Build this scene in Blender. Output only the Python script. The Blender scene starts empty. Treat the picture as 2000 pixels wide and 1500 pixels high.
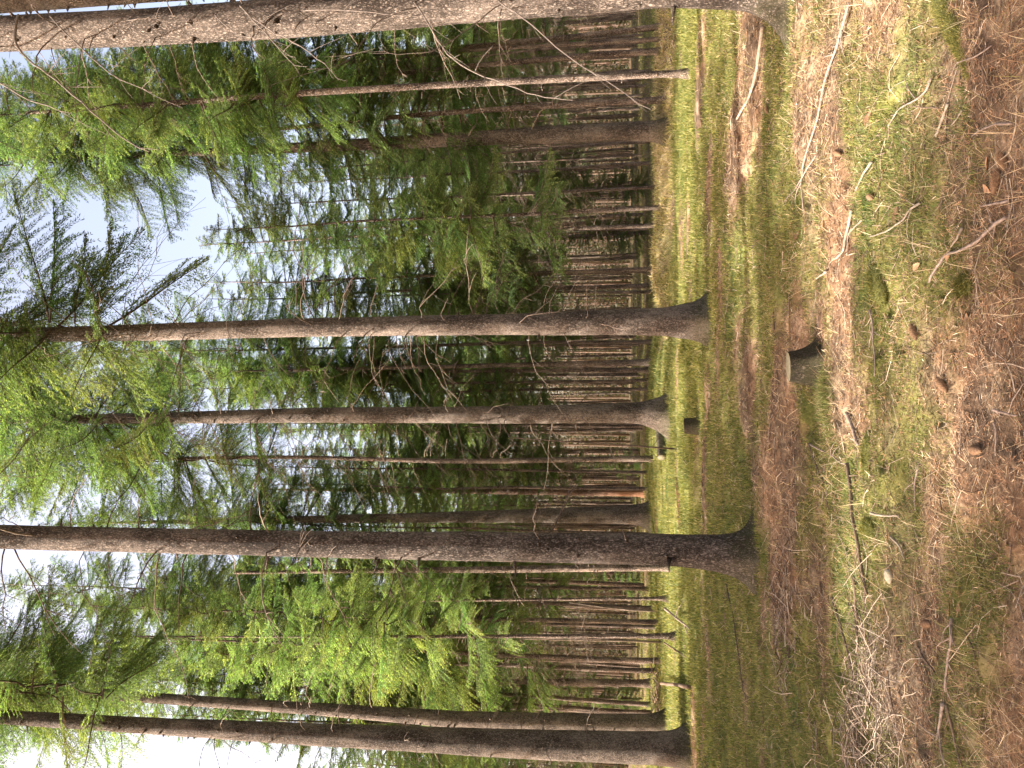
import bpy, math, random
import numpy as np
from mathutils import Vector, Matrix

# ------------------------------------------------------------------ camera, sky, sun, exposure
scene = bpy.context.scene
C = scene.collection
F = 1444.0                                   # focal length in photograph pixels (2000 wide)
PITCH = math.radians(7.9)
EYE = np.array([0.0, 0.0, 1.5])
RIGHT = np.array([1.0, 0, 0]); FWD = np.array([0, math.cos(PITCH), math.sin(PITCH)])
UP = np.array([0, -math.sin(PITCH), math.cos(PITCH)])
cam_d = bpy.data.cameras.new('camera'); cam = bpy.data.objects.new('camera', cam_d); C.objects.link(cam)
# the photograph was taken with the phone turned: image left is up in the world
m3 = Matrix(((-UP[0], RIGHT[0], -FWD[0]), (-UP[1], RIGHT[1], -FWD[1]), (-UP[2], RIGHT[2], -FWD[2])))
cam.matrix_world = Matrix.Translation(Vector(EYE)) @ m3.to_4x4()
cam_d.sensor_width = 36.0; cam_d.lens = 36.0 * F / 2000.0
cam_d.clip_start = 0.05; cam_d.clip_end = 1500
scene.camera = cam

SUN_AZ, SUN_EL = math.radians(-104), math.radians(42)
world = bpy.data.worlds.new("World"); scene.world = world; world.use_nodes = True
wn = world.node_tree; wn.nodes.clear()
sky = wn.nodes.new('ShaderNodeTexSky'); sky.sky_type = 'NISHITA'; sky.sun_disc = False
sky.sun_elevation = SUN_EL; sky.sun_rotation = SUN_AZ; sky.dust_density = 6.0; sky.air_density = 1.0; sky.ozone_density = 1.0
bg = wn.nodes.new('ShaderNodeBackground'); bg.inputs['Strength'].default_value = 0.15
wo = wn.nodes.new('ShaderNodeOutputWorld')
tint = wn.nodes.new('ShaderNodeMix'); tint.data_type = 'RGBA'; tint.blend_type = 'MULTIPLY'; tint.inputs[0].default_value = 1.0
tint.inputs[7].default_value = (1.36, 1.11, .93, 1)       # the phone's warm white balance under thin bright cloud
wn.links.new(sky.outputs[0], tint.inputs[6]); wn.links.new(tint.outputs[2], bg.inputs[0]); wn.links.new(bg.outputs[0], wo.inputs[0])
sd = bpy.data.lights.new('sun', 'SUN'); sd.energy = 5.0; sd.angle = math.radians(0.55); sd.color = (1.0, 0.93, 0.82)
sun = bpy.data.objects.new('sun', sd); C.objects.link(sun)
tosun = Vector((math.sin(SUN_AZ) * math.cos(SUN_EL), math.cos(SUN_AZ) * math.cos(SUN_EL), math.sin(SUN_EL)))
sun.rotation_euler = (-tosun).to_track_quat('-Z', 'Y').to_euler(); sun.location = (-20, 0, 40)
vs = scene.view_settings
scene.display_settings.display_device = 'sRGB'
vs.view_transform = 'Standard'; vs.look = 'None'; vs.gamma = 1.0; vs.use_curve_mapping = False
vs.exposure = 1.85
scene.cycles.max_bounces = 7; scene.cycles.diffuse_bounces = 4; scene.cycles.transmission_bounces = 5

RNG = np.random.default_rng(11)
random.seed(5)

# ------------------------------------------------------------------ helpers
def _h(ix, iy, seed):
    n = (ix.astype(np.int64) * 374761393 + iy.astype(np.int64) * 668265263 + seed * 974634777) & 0xffffffff
    n = ((n ^ (n >> 13)) * 1274126177) & 0xffffffff
    return ((n ^ (n >> 16)) & 0xffff) / 65535.0
def vnoise(x, y, seed=0):
    x = np.asarray(x, float); y = np.asarray(y, float)
    ix = np.floor(x); iy = np.floor(y); fx = x - ix; fy = y - iy
    fx = fx * fx * (3 - 2 * fx); fy = fy * fy * (3 - 2 * fy)
    a = _h(ix, iy, seed); b = _h(ix + 1, iy, seed); c = _h(ix, iy + 1, seed); d = _h(ix + 1, iy + 1, seed)
    return (a * (1 - fx) + b * fx) * (1 - fy) + (c * (1 - fx) + d * fx) * fy
def fbm(x, y, seed=0, o=4):
    t = 0; a = 0.5; s = 0
    for i in range(o):
        t = t + a * vnoise(np.asarray(x) * 2 ** i + 17.3 * i, np.asarray(y) * 2 ** i + 9.1 * i, seed + i); s += a; a *= 0.5
    return t / s
def sstep(a, b, x):
    t = np.clip((np.asarray(x, float) - a) / (b - a), 0, 1); return t * t * (3 - 2 * t)

def H(x, y):
    x = np.asarray(x, float); y = np.asarray(y, float)
    z = 0.16 * (fbm(x / 4.5, y / 2.6, 3, 3) - .5) * sstep(1.0, 6.0, y)
    z = z + 0.18 * (fbm(x / 1.7, y / 0.75, 5, 3) - .5)
    nr = 1 - sstep(9, 16, y)
    z = z + nr * (0.085 * (fbm(x / .38, y / .24, 8, 3) - .5) + 0.030 * (fbm(x / .08, y / .07, 12, 2) - .5))
    z = z - nr * .05 * sstep(.66, .78, fbm(x / .22, y / .13, 14, 2))            # small dark pits
    z = z + .13 * sstep(15.0, 15.5, y + .5 * (fbm(x / 1.3, y * 0, 63, 2) - .5)) * sstep(1.8, .6, x)
    # low bank across the right-hand middle distance
    bank = sstep(1.0, 3.2, x + 1.2 * (fbm(x / 2, y / 2, 61, 2) - .5)) * np.exp(-((y - 20.4 + .4 * np.sin(x * .7)) / 1.05) ** 2)
    z = z + bank * (0.42 + 0.22 * (fbm(x / 1.1, y / 1.1, 21, 3) - .5))
    z = z + 0.30 * np.exp(-((x + 2.5) / 2.6) ** 2 - ((y - 24.5) / 1.8) ** 2)
    return z

def ray(px, py):
    u = 1500 - py; v = px
    d = RIGHT * (u - 750) / F + UP * (1000 - v) / F + FWD
    return d
def ground(px, py, off=0.0):
    d = ray(px, py); t = 1.0; prev = 0.3
    while t < 400:
        p = EYE + d * t
        if p[2] < float(H(p[0], p[1])) + off:
            lo, hi = prev, t
            for _ in range(18):
                mm = (lo + hi) / 2; q = EYE + d * mm
                if q[2] < float(H(q[0], q[1])) + off: hi = mm
                else: lo = mm
            p = EYE + d * hi; return np.array([p[0], p[1], float(H(p[0], p[1])) + off])
        prev = t; t *= 1.02
    return EYE + d * t
def on_plane(px, py, Y):
    d = ray(px, py); return EYE + d * (Y / d[1])
def depth(P): return float(np.dot(P - EYE, FWD))

def mesh(name, V, faces, mats=None, parent=None, col=None, midx=None, smooth=False, link=True):
    """faces: list of (n,k) int arrays"""
    me = bpy.data.meshes.new(name)
    V = np.asarray(V, np.float32); me.vertices.add(len(V)); me.vertices.foreach_set('co', V.ravel())
    faces = [np.asarray(f, np.int32) for f in faces if len(f)]
    nl = sum(f.size for f in faces); nf = sum(len(f) for f in faces)
    me.loops.add(nl); me.polygons.add(nf)
    me.loops.foreach_set('vertex_index', np.concatenate([f.ravel() for f in faces]))
    st = []; o = 0
    for f in faces:
        st.append(o + np.arange(len(f)) * f.shape[1]); o += f.size
    me.polygons.foreach_set('loop_start', np.concatenate(st).astype(np.int32))
    if midx is not None: me.polygons.foreach_set('material_index', np.asarray(midx, np.int32))
    if smooth: me.polygons.foreach_set('use_smooth', np.ones(nf, bool))
    me.update(calc_edges=True)
    if col is not None:
        a = me.attributes.new('Col', 'FLOAT_COLOR', 'POINT')
        c = np.ones((len(V), 4), np.float32); c[:, :3] = col; a.data.foreach_set('color', c.ravel())
    for m in (mats or []): me.materials.append(m)
    if not link: return me
    o = bpy.data.objects.new(name, me); C.objects.link(o)
    if parent: o.parent = parent
    return o
def tag(o, label=None, cat=None, group=None, kind=None):
    if label: o['label'] = label
    if cat: o['category'] = cat
    if group: o['group'] = group
    if kind: o['kind'] = kind
    return o
def empty(name, loc, rz=0.0):
    o = bpy.data.objects.new(name, None); C.objects.link(o); o.location = loc; o.rotation_euler = (0, 0, rz)
    o.empty_display_size = .2; return o

class Tubes:
    def __init__(s): s.V = []; s.Q = []; s.T = []; s.n = 0; s.c = []
    def add(s, pts, rad, sides=5, cap=True, col=None):
        pts = np.asarray(pts, float); k = len(pts); rad = np.broadcast_to(np.asarray(rad, float), (k,))
        t = np.gradient(pts, axis=0); t /= np.linalg.norm(t, axis=1)[:, None] + 1e-9
        ref = np.array([0, 0, 1.0]) if abs(t[0][2]) < .8 else np.array([1.0, 0, 0])
        n = np.cross(t, ref); n /= np.linalg.norm(n, axis=1)[:, None] + 1e-9; b = np.cross(n, t)
        a = np.arange(sides) * 2 * math.pi / sides
        ring = pts[:, None, :] + rad[:, None, None] * (np.cos(a)[None, :, None] * n[:, None, :] + np.sin(a)[None, :, None] * b[:, None, :])
        s.V.append(ring.reshape(-1, 3))
        i = np.arange(k - 1)[:, None] * sides; j = np.arange(sides)[None, :]; j2 = (j + 1) % sides
        q = np.stack([i + j, i + j2, i + sides + j2, i + sides + j], -1).reshape(-1, 4) + s.n
        s.Q.append(q); nv = k * sides
        if cap:
            s.V.append(pts[[0, -1]]); c0 = s.n + nv; e = s.n + (k - 1) * sides; jj = np.arange(sides)
            s.T.append(np.stack([np.full(sides, c0), s.n + (jj + 1) % sides, s.n + jj], 1))
            s.T.append(np.stack([np.full(sides, c0 + 1), e + jj, e + (jj + 1) % sides], 1)); nv += 2
        if col is not None: s.c.append(np.tile(np.asarray(col, float), (nv, 1)))
        s.n += nv
    def build(s, name, mats, parent=None, link=True, smooth=True):
        return mesh(name, np.concatenate(s.V), [np.concatenate(s.Q)] + ([np.concatenate(s.T)] if s.T else []), mats, parent,
                    np.concatenate(s.c) if s.c else None, smooth=smooth, link=link)

# ------------------------------------------------------------------ materials
def mat(name):
    m = bpy.data.materials.new(name); m.use_nodes = True; nt = m.node_tree; nt.nodes.clear()
    out = nt.nodes.new('ShaderNodeOutputMaterial'); return m, nt, out
def N(nt, t, **kw):
    n = nt.nodes.new(t)
    for k, v in kw.items():
        if k in n.inputs: n.inputs[k].default_value = v
        else: setattr(n, k, v)
    return n
def ramp(nt, stops, src):
    r = nt.nodes.new('ShaderNodeValToRGB'); e = r.color_ramp.elements
    e[0].position = stops[0][0]; e[0].color = (*stops[0][1], 1); e[1].position = stops[-1][0]; e[1].color = (*stops[-1][1], 1)
    for p, c in stops[1:-1]:
        q = e.new(p); q.color = (*c, 1)
    nt.links.new(src, r.inputs[0]); return r

def leaf_material(name, trans=0.45, rough=.6):
    m, nt, out = mat(name)
    at = N(nt, 'ShaderNodeAttribute', attribute_name='Col')
    oi = N(nt, 'ShaderNodeObjectInfo')
    hs = N(nt, 'ShaderNodeHueSaturation'); mr = N(nt, 'ShaderNodeMapRange')
    mr.inputs['To Min'].default_value = .75; mr.inputs['To Max'].default_value = 1.3
    nt.links.new(oi.outputs['Random'], mr.inputs[0]); nt.links.new(mr.outputs[0], hs.inputs['Value'])
    nt.links.new(at.outputs['Color'], hs.inputs['Color'])
    d = N(nt, 'ShaderNodeBsdfPrincipled', Roughness=rough); d.inputs['Specular IOR Level'].default_value = .25
    t = N(nt, 'ShaderNodeBsdfTranslucent')
    tm = N(nt, 'ShaderNodeMix', data_type='RGBA', blend_type='MULTIPLY'); tm.inputs[0].default_value = 1.0
    tm.inputs[7].default_value = (1.3, 1.35, .75, 1)
    nt.links.new(hs.outputs[0], tm.inputs[6]); nt.links.new(tm.outputs[2], t.inputs[0])
    nt.links.new(hs.outputs[0], d.inputs['Base Color'])
    mx = N(nt, 'ShaderNodeMixShader'); mx.inputs[0].default_value = trans
    nt.links.new(d.outputs[0], mx.inputs[1]); nt.links.new(t.outputs[0], mx.inputs[2]); nt.links.new(mx.outputs[0], out.inputs[0])
    return m

def bark_material(name, dark, light, moss=0.0, scale=62.0, orange=0.0):
    m, nt, out = mat(name); L = nt.links
    tc = N(nt, 'ShaderNodeTexCoord'); oi = N(nt, 'ShaderNodeObjectInfo')
    vm = N(nt, 'ShaderNodeVectorMath', operation='ADD'); sc = N(nt, 'ShaderNodeVectorMath', operation='SCALE'); sc.inputs[3].default_value = 13.0
    L.new(oi.outputs['Location'], sc.inputs[0]); L.new(tc.outputs['Object'], vm.inputs[0]); L.new(sc.outputs[0], vm.inputs[1])
    mp = N(nt, 'ShaderNodeMapping'); mp.inputs['Scale'].default_value = (1, 1, .45); L.new(vm.outputs[0], mp.inputs[0])
    nz = N(nt, 'ShaderNodeTexNoise', Scale=scale * .42, Detail=8.0, Roughness=.72); L.new(mp.outputs[0], nz.inputs['Vector'])
    # scaly plates: distorted voronoi edges
    ad = N(nt, 'ShaderNodeMix', data_type='RGBA', blend_type='ADD'); ad.inputs[0].default_value = .085
    L.new(mp.outputs[0], ad.inputs[6]); L.new(nz.outputs['Color'], ad.inputs[7])
    vo = N(nt, 'ShaderNodeTexVoronoi', feature='DISTANCE_TO_EDGE', Scale=scale); L.new(ad.outputs[2], vo.inputs['Vector'])
    vr = N(nt, 'ShaderNodeMapRange'); vr.inputs['From Max'].default_value = .32; L.new(vo.outputs['Distance'], vr.inputs[0])
    big = N(nt, 'ShaderNodeTexNoise', Scale=3.2, Detail=5.0); L.new(mp.outputs[0], big.inputs['Vector'])
    v2 = N(nt, 'ShaderNodeTexVoronoi', Scale=scale); L.new(ad.outputs[2], v2.inputs['Vector'])
    sep = N(nt, 'ShaderNodeSeparateColor'); L.new(v2.outputs['Color'], sep.inputs[0])
    mul = N(nt, 'ShaderNodeMath', operation='MULTIPLY'); L.new(vr.outputs[0], mul.inputs[0])
    m3_ = N(nt, 'ShaderNodeMath', operation='MULTIPLY_ADD'); m3_.inputs[1].default_value = .45; m3_.inputs[2].default_value = .45
    L.new(sep.outputs[0], m3_.inputs[0]); L.new(m3_.outputs[0], mul.inputs[1])
    m4 = N(nt, 'ShaderNodeMath', operation='MULTIPLY_ADD'); m4.inputs[1].default_value = 1.25; L.new(nz.outputs[0], m4.inputs[0]); L.new(mul.outputs[0], m4.inputs[2])
    m5 = N(nt, 'ShaderNodeMath', operation='MULTIPLY_ADD'); m5.inputs[1].default_value = 1.1; m5.inputs[2].default_value = -.82; L.new(big.outputs[0], m5.inputs[0])
    m6 = N(nt, 'ShaderNodeMath', operation='ADD'); L.new(m4.outputs[0], m6.inputs[0]); L.new(m5.outputs[0], m6.inputs[1])
    mid = tuple((a + b) / 2 for a, b in zip(dark, light))
    r = ramp(nt, [(.30, dark), (.66, tuple(a * .35 + b * .65 for a, b in zip(light, dark))), (1.05, light)], m6.outputs[0])
    col = r.outputs[0]
    if orange:
        sx = N(nt, 'ShaderNodeSeparateXYZ'); L.new(tc.outputs['Object'], sx.inputs[0])
        mo = N(nt, 'ShaderNodeMapRange'); mo.inputs['From Min'].default_value = 2.3; mo.inputs['From Max'].default_value = 1.0
        L.new(sx.outputs[2], mo.inputs[0])
        mxo = N(nt, 'ShaderNodeMix', data_type='RGBA'); mxo.inputs[7].default_value = (.34, .16, .08, 1)
        mm = N(nt, 'ShaderNodeMath', operation='MULTIPLY'); mm.inputs[1].default_value = orange; L.new(mo.outputs[0], mm.inputs[0])
        L.new(mm.outputs[0], mxo.inputs[0]); L.new(col, mxo.inputs[6]); col = mxo.outputs[2]
    if moss:
        sx = N(nt, 'ShaderNodeSeparateXYZ'); L.new(tc.outputs['Object'], sx.inputs[0])
        mo = N(nt, 'ShaderNodeMapRange'); mo.inputs['From Min'].default_value = .7; mo.inputs['From Max'].default_value = -.1
        L.new(sx.outputs[2], mo.inputs[0])
        mn = N(nt, 'ShaderNodeTexNoise', Scale=16.0, Detail=8.0, Roughness=.7); L.new(vm.outputs[0], mn.inputs['Vector'])
        a1 = N(nt, 'ShaderNodeMath', operation='MULTIPLY_ADD'); a1.inputs[1].default_value = .75; L.new(mo.outputs[0], a1.inputs[0]); L.new(mn.outputs[0], a1.inputs[2])
        a2 = N(nt, 'ShaderNodeMapRange'); a2.inputs['From Min'].default_value = .78; a2.inputs['From Max'].default_value = 1.2; a2.inputs['To Max'].default_value = moss
        L.new(a1.outputs[0], a2.inputs[0])
        mg = N(nt, 'ShaderNodeMix', data_type='RGBA'); mg.inputs[7].default_value = (.085, .085, .028, 1)
        L.new(a2.outputs[0], mg.inputs[0]); L.new(col, mg.inputs[6]); col = mg.outputs[2]
    b = N(nt, 'ShaderNodeBsdfPrincipled', Roughness=.9); b.inputs['Specular IOR Level'].default_value = .2
    L.new(col, b.inputs['Base Color'])
    bp = N(nt, 'ShaderNodeBump', Strength=1.0, Distance=.016); L.new(m4.outputs[0], bp.inputs['Height']); L.new(bp.outputs[0], b.inputs['Normal'])
    L.new(b.outputs[0], out.inputs[0]); return m

def attr_material(name, noise=14.0, bump=.0, rough=.9):
    m, nt, out = mat(name); L = nt.links
    at = N(nt, 'ShaderNodeAttribute', attribute_name='Col'); tc = N(nt, 'ShaderNodeTexCoord')
    nz = N(nt, 'ShaderNodeTexNoise', Scale=noise, Detail=8.0, Roughness=.75); L.new(tc.outputs['Object'], nz.inputs['Vector'])
    mr = N(nt, 'ShaderNodeMapRange'); mr.inputs['From Min'].default_value = .3; mr.inputs['From Max'].default_value = .7
    mr.inputs['To Min'].default_value = .45; mr.inputs['To Max'].default_value = 1.45; L.new(nz.outputs[0], mr.inputs[0])
    hs = N(nt, 'ShaderNodeHueSaturation'); L.new(mr.outputs[0], hs.inputs['Value']); L.new(at.outputs['Color'], hs.inputs['Color'])
    b = N(nt, 'ShaderNodeBsdfPrincipled', Roughness=rough); b.inputs['Specular IOR Level'].default_value = .15
    L.new(hs.outputs[0], b.inputs['Base Color'])
    if bump:
        bp = N(nt, 'ShaderNodeBump', Strength=1.0, Distance=bump); L.new(nz.outputs[0], bp.inputs['Height']); L.new(bp.outputs[0], b.inputs['Normal'])
    L.new(b.outputs[0], out.inputs[0]); return m
def plain(name, c1, c2, scale=40, stretch=(1, 1, 1), bump=.003, rough=.85):
    m, nt, out = mat(name); L = nt.links
    tc = N(nt, 'ShaderNodeTexCoord'); mp = N(nt, 'ShaderNodeMapping'); mp.inputs['Scale'].default_value = stretch
    L.new(tc.outputs['Object'], mp.inputs[0])
    nz = N(nt, 'ShaderNodeTexNoise', Scale=scale, Detail=6.0, Roughness=.7); L.new(mp.outputs[0], nz.inputs['Vector'])
    r = ramp(nt, [(.35, c1), (.68, c2)], nz.outputs[0])
    b = N(nt, 'ShaderNodeBsdfPrincipled', Roughness=rough); b.inputs['Specular IOR Level'].default_value = .2; L.new(r.outputs[0], b.inputs['Base Color'])
    bp = N(nt, 'ShaderNodeBump', Strength=.8, Distance=bump); L.new(nz.outputs[0], bp.inputs['Height']); L.new(bp.outputs[0], b.inputs['Normal'])
    L.new(b.outputs[0], out.inputs[0]); return m

M_bark = bark_material('spruce_bark', (.038, .027, .021), (.335, .27, .225), moss=.55, scale=52)
M_bark_far = bark_material('thin_spruce_bark', (.034, .022, .017), (.40, .31, .255), moss=.3, scale=42)
M_stumpbark = bark_material('stump_bark', (.016, .011, .008), (.17, .125, .10), moss=.5, scale=60)
M_bark_orange = bark_material('peeled_orange_bark', (.075, .045, .032), (.34, .23, .18), moss=.0, scale=60, orange=.6)
M_leaf = leaf_material('spruce_needles', .52)
M_grass = leaf_material('grass_blades', .40)
M_moss = leaf_material('moss_tufts', .30, .8)
M_litter = attr_material('needle_litter', 60, 0)
M_ground = attr_material('forest_soil', 38, .012)
M_twig = plain('dead_twig', (.13, .095, .075), (.31, .25, .20), 30)
M_twig_dark = plain('dark_dead_twig', (.055, .038, .03), (.15, .11, .085), 30)
M_pale = plain('bleached_wood', (.17, .13, .10), (.38, .31, .24), 45, bump=.004)
M_grey = plain('weathered_wood', (.13, .095, .08), (.36, .28, .23), 45, bump=.004)
M_brownstick = plain('brown_stick_bark', (.07, .045, .03), (.20, .14, .10), 30)
M_bough = plain('grey_bough', (.075, .058, .048), (.21, .17, .145), 40)
M_cut = plain('sawn_wood', (.085, .07, .042), (.20, .17, .11), 38, bump=.004)
M_rot = plain('rotten_wood', (.06, .035, .02), (.30, .17, .10), 16, (1, 1, .25), bump=.01)
M_mossy = plain('moss_cover', (.05, .05, .015), (.15, .15, .04), 45, bump=.012, rough=.95)
M_cone = plain('cone_scales', (.10, .055, .03), (.28, .17, .10), 60)
M_stone = plain('pale_stone', (.26, .21, .15), (.46, .40, .30), 18)

# ------------------------------------------------------------------ ground
def moss_mask(x, y):
    """0 bare litter .. 1 moss and grass"""
    b = .115 + .33 * sstep(5.0, 6.6, y) + .17 * sstep(.2, -2.0, x) * sstep(2.6, 3.6, y) * (1 - sstep(6, 7.5, y)) + .10 * sstep(16.5, 18.5, y) - .35 * sstep(24, 34, y)
    n = fbm(x / 1.5, y / .75, 41, 4)
    b = b - .16 * sstep(.50, .66, fbm(x / 2.4, y / .8, 47, 3)) * sstep(6, 7, y)
    b = b + .20 * np.exp(-((y - 5.1) / .55) ** 2) * sstep(.4, -.6, x) + .14 * np.exp(-((y - 3.5) / .5) ** 2) * sstep(0, -1, x) + .10 * np.exp(-((y - 7.6) / 1.2) ** 2) * sstep(-.2, 1, x)
    b = b - .26 * np.exp(-((x + 1.3) / 1.2) ** 2 - ((y - 7.4) / .8) ** 2)
    b = b - .22 * np.exp(-((x - 2.6) / 1.1) ** 2 - ((y - 6.2) / .5) ** 2)
    return sstep(.38, .64, n * 1.25 - .62 + b + .25 + .10 * (fbm(x / .2, y / .2, 44, 2) - .5))
def ground_colour(x, y):
    m = moss_mask(x, y)[:, None]
    n1 = fbm(x / .9, y / .6, 51, 3)[:, None]; n2 = fbm(x / .25, y / .2, 55, 3)[:, None]; n3 = fbm(x / .06, y / .06, 58, 2)[:, None]
    orange = np.array([.235, .138, .080]); brown = np.array([.138, .094, .062]); straw = np.array([.38, .29, .20]); dark = np.array([.05, .032, .022])
    lit = brown + (orange - brown) * sstep(.42, .62, n1) + (straw - brown) * sstep(.5, .75, n2) * .7
    lit = lit * (1 - .6 * sstep(.55, .75, n3)) + dark * .6 * sstep(.55, .75, n3)
    g1 = np.array([.105, .108, .028]); g2 = np.array([.19, .18, .055]); g3 = np.array([.065, .09, .022])
    gr = g1 + (g2 - g1) * sstep(.4, .65, n2) + (g3 - g1) * sstep(.55, .75, n1)
    c = lit * (1 - m) + gr * m
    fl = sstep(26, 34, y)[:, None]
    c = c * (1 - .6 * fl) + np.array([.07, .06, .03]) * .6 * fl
    bk = (sstep(1.5, 3, x) * np.exp(-((y - 20.2) / 1.1) ** 2))[:, None] * sstep(.3, .5, n1)
    return c * (1 - bk * .8) + np.array([.50, .41, .28]) * bk * .8

ys = np.concatenate([[-400, -60, -15, -5, -2, 0, .5], np.arange(.8, 9, .026), np.arange(9, 30, .085), np.geomspace(30, 420, 60)])
s = np.linspace(-1, 1, 480); s = s * .75 + .25 * s ** 3
ext = np.array([1.25, 1.7, 2.6, 5, 14, 60, 240])
W = np.where(ys < .8, 2.4, 1.5 + .66 * ys)[:, None]
X = np.concatenate([-(W * ext[::-1]), W * s[None, :], W * ext], 1); Y = np.repeat(ys[:, None], X.shape[1], 1)
Z = H(X, Y); nr_, nc_ = X.shape
i = np.arange(nr_ - 1)[:, None] * nc_; j = np.arange(nc_ - 1)[None, :]
q = np.stack([i + j, i + j + 1, i + nc_ + j + 1, i + nc_ + j], -1).reshape(-1, 4)
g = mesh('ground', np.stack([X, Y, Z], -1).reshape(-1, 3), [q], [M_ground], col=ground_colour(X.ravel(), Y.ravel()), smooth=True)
tag(g, 'uneven forest floor of brown needles and yellow green moss', kind='structure')

# ------------------------------------------------------------------ blades and litter (uncountable)
def blades(name, x, y, L, w, tilt, col, material, curve=.5, lift=0.0, label=None, cat=None, az=None):
    n = len(x); z = H(x, y) + lift
    az = RNG.uniform(0, 2 * math.pi, n) if az is None else az
    d = np.stack([np.cos(az), np.sin(az), np.zeros(n)], 1); side = np.stack([-np.sin(az), np.cos(az), np.zeros(n)], 1)
    side = side + np.array([0, 0, 1.0]) * RNG.uniform(-.6, .6, n)[:, None] * (tilt > 1.2)[:, None]
    p = np.stack([x, y, z], 1); st, ct = np.sin(tilt)[:, None], np.cos(tilt)[:, None]; up = np.array([0, 0, 1.0])
    c = (curve * RNG.uniform(.3, 1.2, n))[:, None]
    L = L[:, None]; w = w[:, None] / 2
    mid = p + L * .55 * (d * st + up * ct) - up * L * c * .12
    tip = p + L * (d * (st + .25 * c * ct) + up * ct) - up * L * c * .42 * np.clip(ct * 3, .1, 1)
    V = np.stack([p - side * w, p + side * w, mid - side * w * .8, mid + side * w * .8, tip], 1).reshape(-1, 3)
    b = np.arange(n)[:, None] * 5
    quads = b + np.array([[0, 1, 3, 2]]); tris = b + np.array([[2, 3, 4]])
    o = mesh(name, V, [quads, tris], [material], col=np.repeat(col, 5, 0))
    return tag(o, label, cat, kind='stuff')
def scatter(n, y0, y1, m=.58):
    y = y0 * (y1 / y0) ** RNG.random(n); x = RNG.uniform(-1, 1, n) * (m * y + .35); return x, y
def pick(n, pal, p=None, var=.25):
    c = np.asarray(pal)[RNG.choice(len(pal), n, p=p)]; return c * (1 + var * RNG.normal(0, 1, n)[:, None]).clip(.45, 1.7)

x, y = scatter(400000, 1.35, 13); k = RNG.random(len(x)) > moss_mask(x, y) * .62; x, y = x[k], y[k]; n = len(x)
hue = fbm(x / .5, y / .4, 51, 3)[:, None]
col = pick(n, [(.25, .142, .082), (.16, .105, .068), (.34, .26, .17), (.08, .052, .036), (.46, .37, .26)], [.32, .32, .15, .18, .03]) * (.7 + .7 * hue)
blades('needle_litter', x, y, RNG.uniform(.012, .045, n) * np.sqrt(np.maximum(y, 2) / 2.2), RNG.uniform(.0014, .0030, n) * np.maximum(1, y / 3.0), RNG.uniform(1.1, 1.62, n), col, M_litter,
       .2, .004, 'rusty brown fallen needles and bits of bark covering the foreground', 'needle litter')
x, y = scatter(38000, 1.35, 15); n = len(x)
k = fbm(x / .7, y / .5, 71, 3) + RNG.normal(0, .08, n) > .44; x, y = x[k], y[k]; n = len(x)
blades('dry_grass', x, y, RNG.uniform(.05, .20, n), RNG.uniform(.0013, .0024, n) * np.maximum(1, y / 3.2), RNG.uniform(.6, 1.55, n),
       pick(n, [(.52, .39, .25), (.42, .30, .19), (.60, .49, .34), (.32, .20, .12), (.26, .24, .09)]), M_grass, .7, .004, 'straw coloured dead grass blades strewn over the floor', 'dry grass')
x, y = scatter(420000, 1.35, 16); k = RNG.random(len(x)) < moss_mask(x, y); x, y = x[k], y[k]; n = len(x)
hue = fbm(x / .3, y / .25, 81, 3)[:, None]
col = pick(n, [(.155, .16, .038), (.22, .21, .055), (.085, .105, .022), (.27, .24, .09)]) * (.5 + .9 * hue) * (1 + .08 * sstep(9, 15, y))[:, None]  # moss colour lightened with distance: sunlight on the far strips put into the albedo
blades('moss', x, y, RNG.uniform(.010, .030, n) * np.maximum(1, y / 4.0), RNG.uniform(.002, .0045, n) * np.maximum(1, y / 4.0), RNG.uniform(0, 1.2, n), col, M_moss,
       .2, -.002, 'yellow green moss cushions growing over the forest floor', 'moss')
x, y = scatter(230000, 1.8, 30)
k = (RNG.random(len(x)) < moss_mask(x, y)) & (fbm(x / 1.1, y / .8, 91, 3) + RNG.normal(0, .07, len(x)) > .50 - .06 * (x < 0)); x, y = x[k], y[k]; n = len(x)
blades('green_grass', x, y, RNG.uniform(.035, .10, n) * np.maximum(1, y / 9), RNG.uniform(.0015, .003, n) * np.maximum(1, y / 3.5), RNG.uniform(.2, 1.2, n),
       pick(n, [(.12, .155, .045), (.17, .19, .06), (.27, .25, .10), (.08, .12, .035)]), M_grass, .8, 0, 'fine green grass growing in patches through the moss', 'grass')
x, y = scatter(130000, 14, 60); k = RNG.random(len(x)) < .25 + .75 * moss_mask(x, y); x, y = x[k], y[k]; n = len(x)
dry = (sstep(1, 3, x) * np.exp(-((y - 20.4) / 1.4) ** 2))[:, None]
col = pick(n, [(.18, .195, .05), (.27, .26, .075), (.11, .14, .035), (.33, .29, .13)]) * (1 - dry) + pick(n, [(.62, .50, .34), (.42, .32, .20), (.34, .32, .12)]) * dry
blades('far_grass', x, y, RNG.uniform(.06, .20, n), RNG.uniform(.008, .016, n) * (y / 20), RNG.uniform(.2, 1.3, n), col, M_grass, .8, 0,
       'sunlit grass and moss cover among the distant trunks', 'grass')

n = 14000; x = RNG.uniform(1.2, 12.5, n); y = RNG.normal(19.9, .55, n)
blades('bank_grass', x, y, RNG.uniform(.10, .30, n), RNG.uniform(.010, .018, n), RNG.uniform(.5, 1.5, n), pick(n, [(.60, .49, .33), (.46, .36, .24), (.30, .22, .15), (.34, .33, .12)]), M_grass, .9, 0,
       'bleached dead grass and bracken matted over the low bank', 'dead grass')

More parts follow.
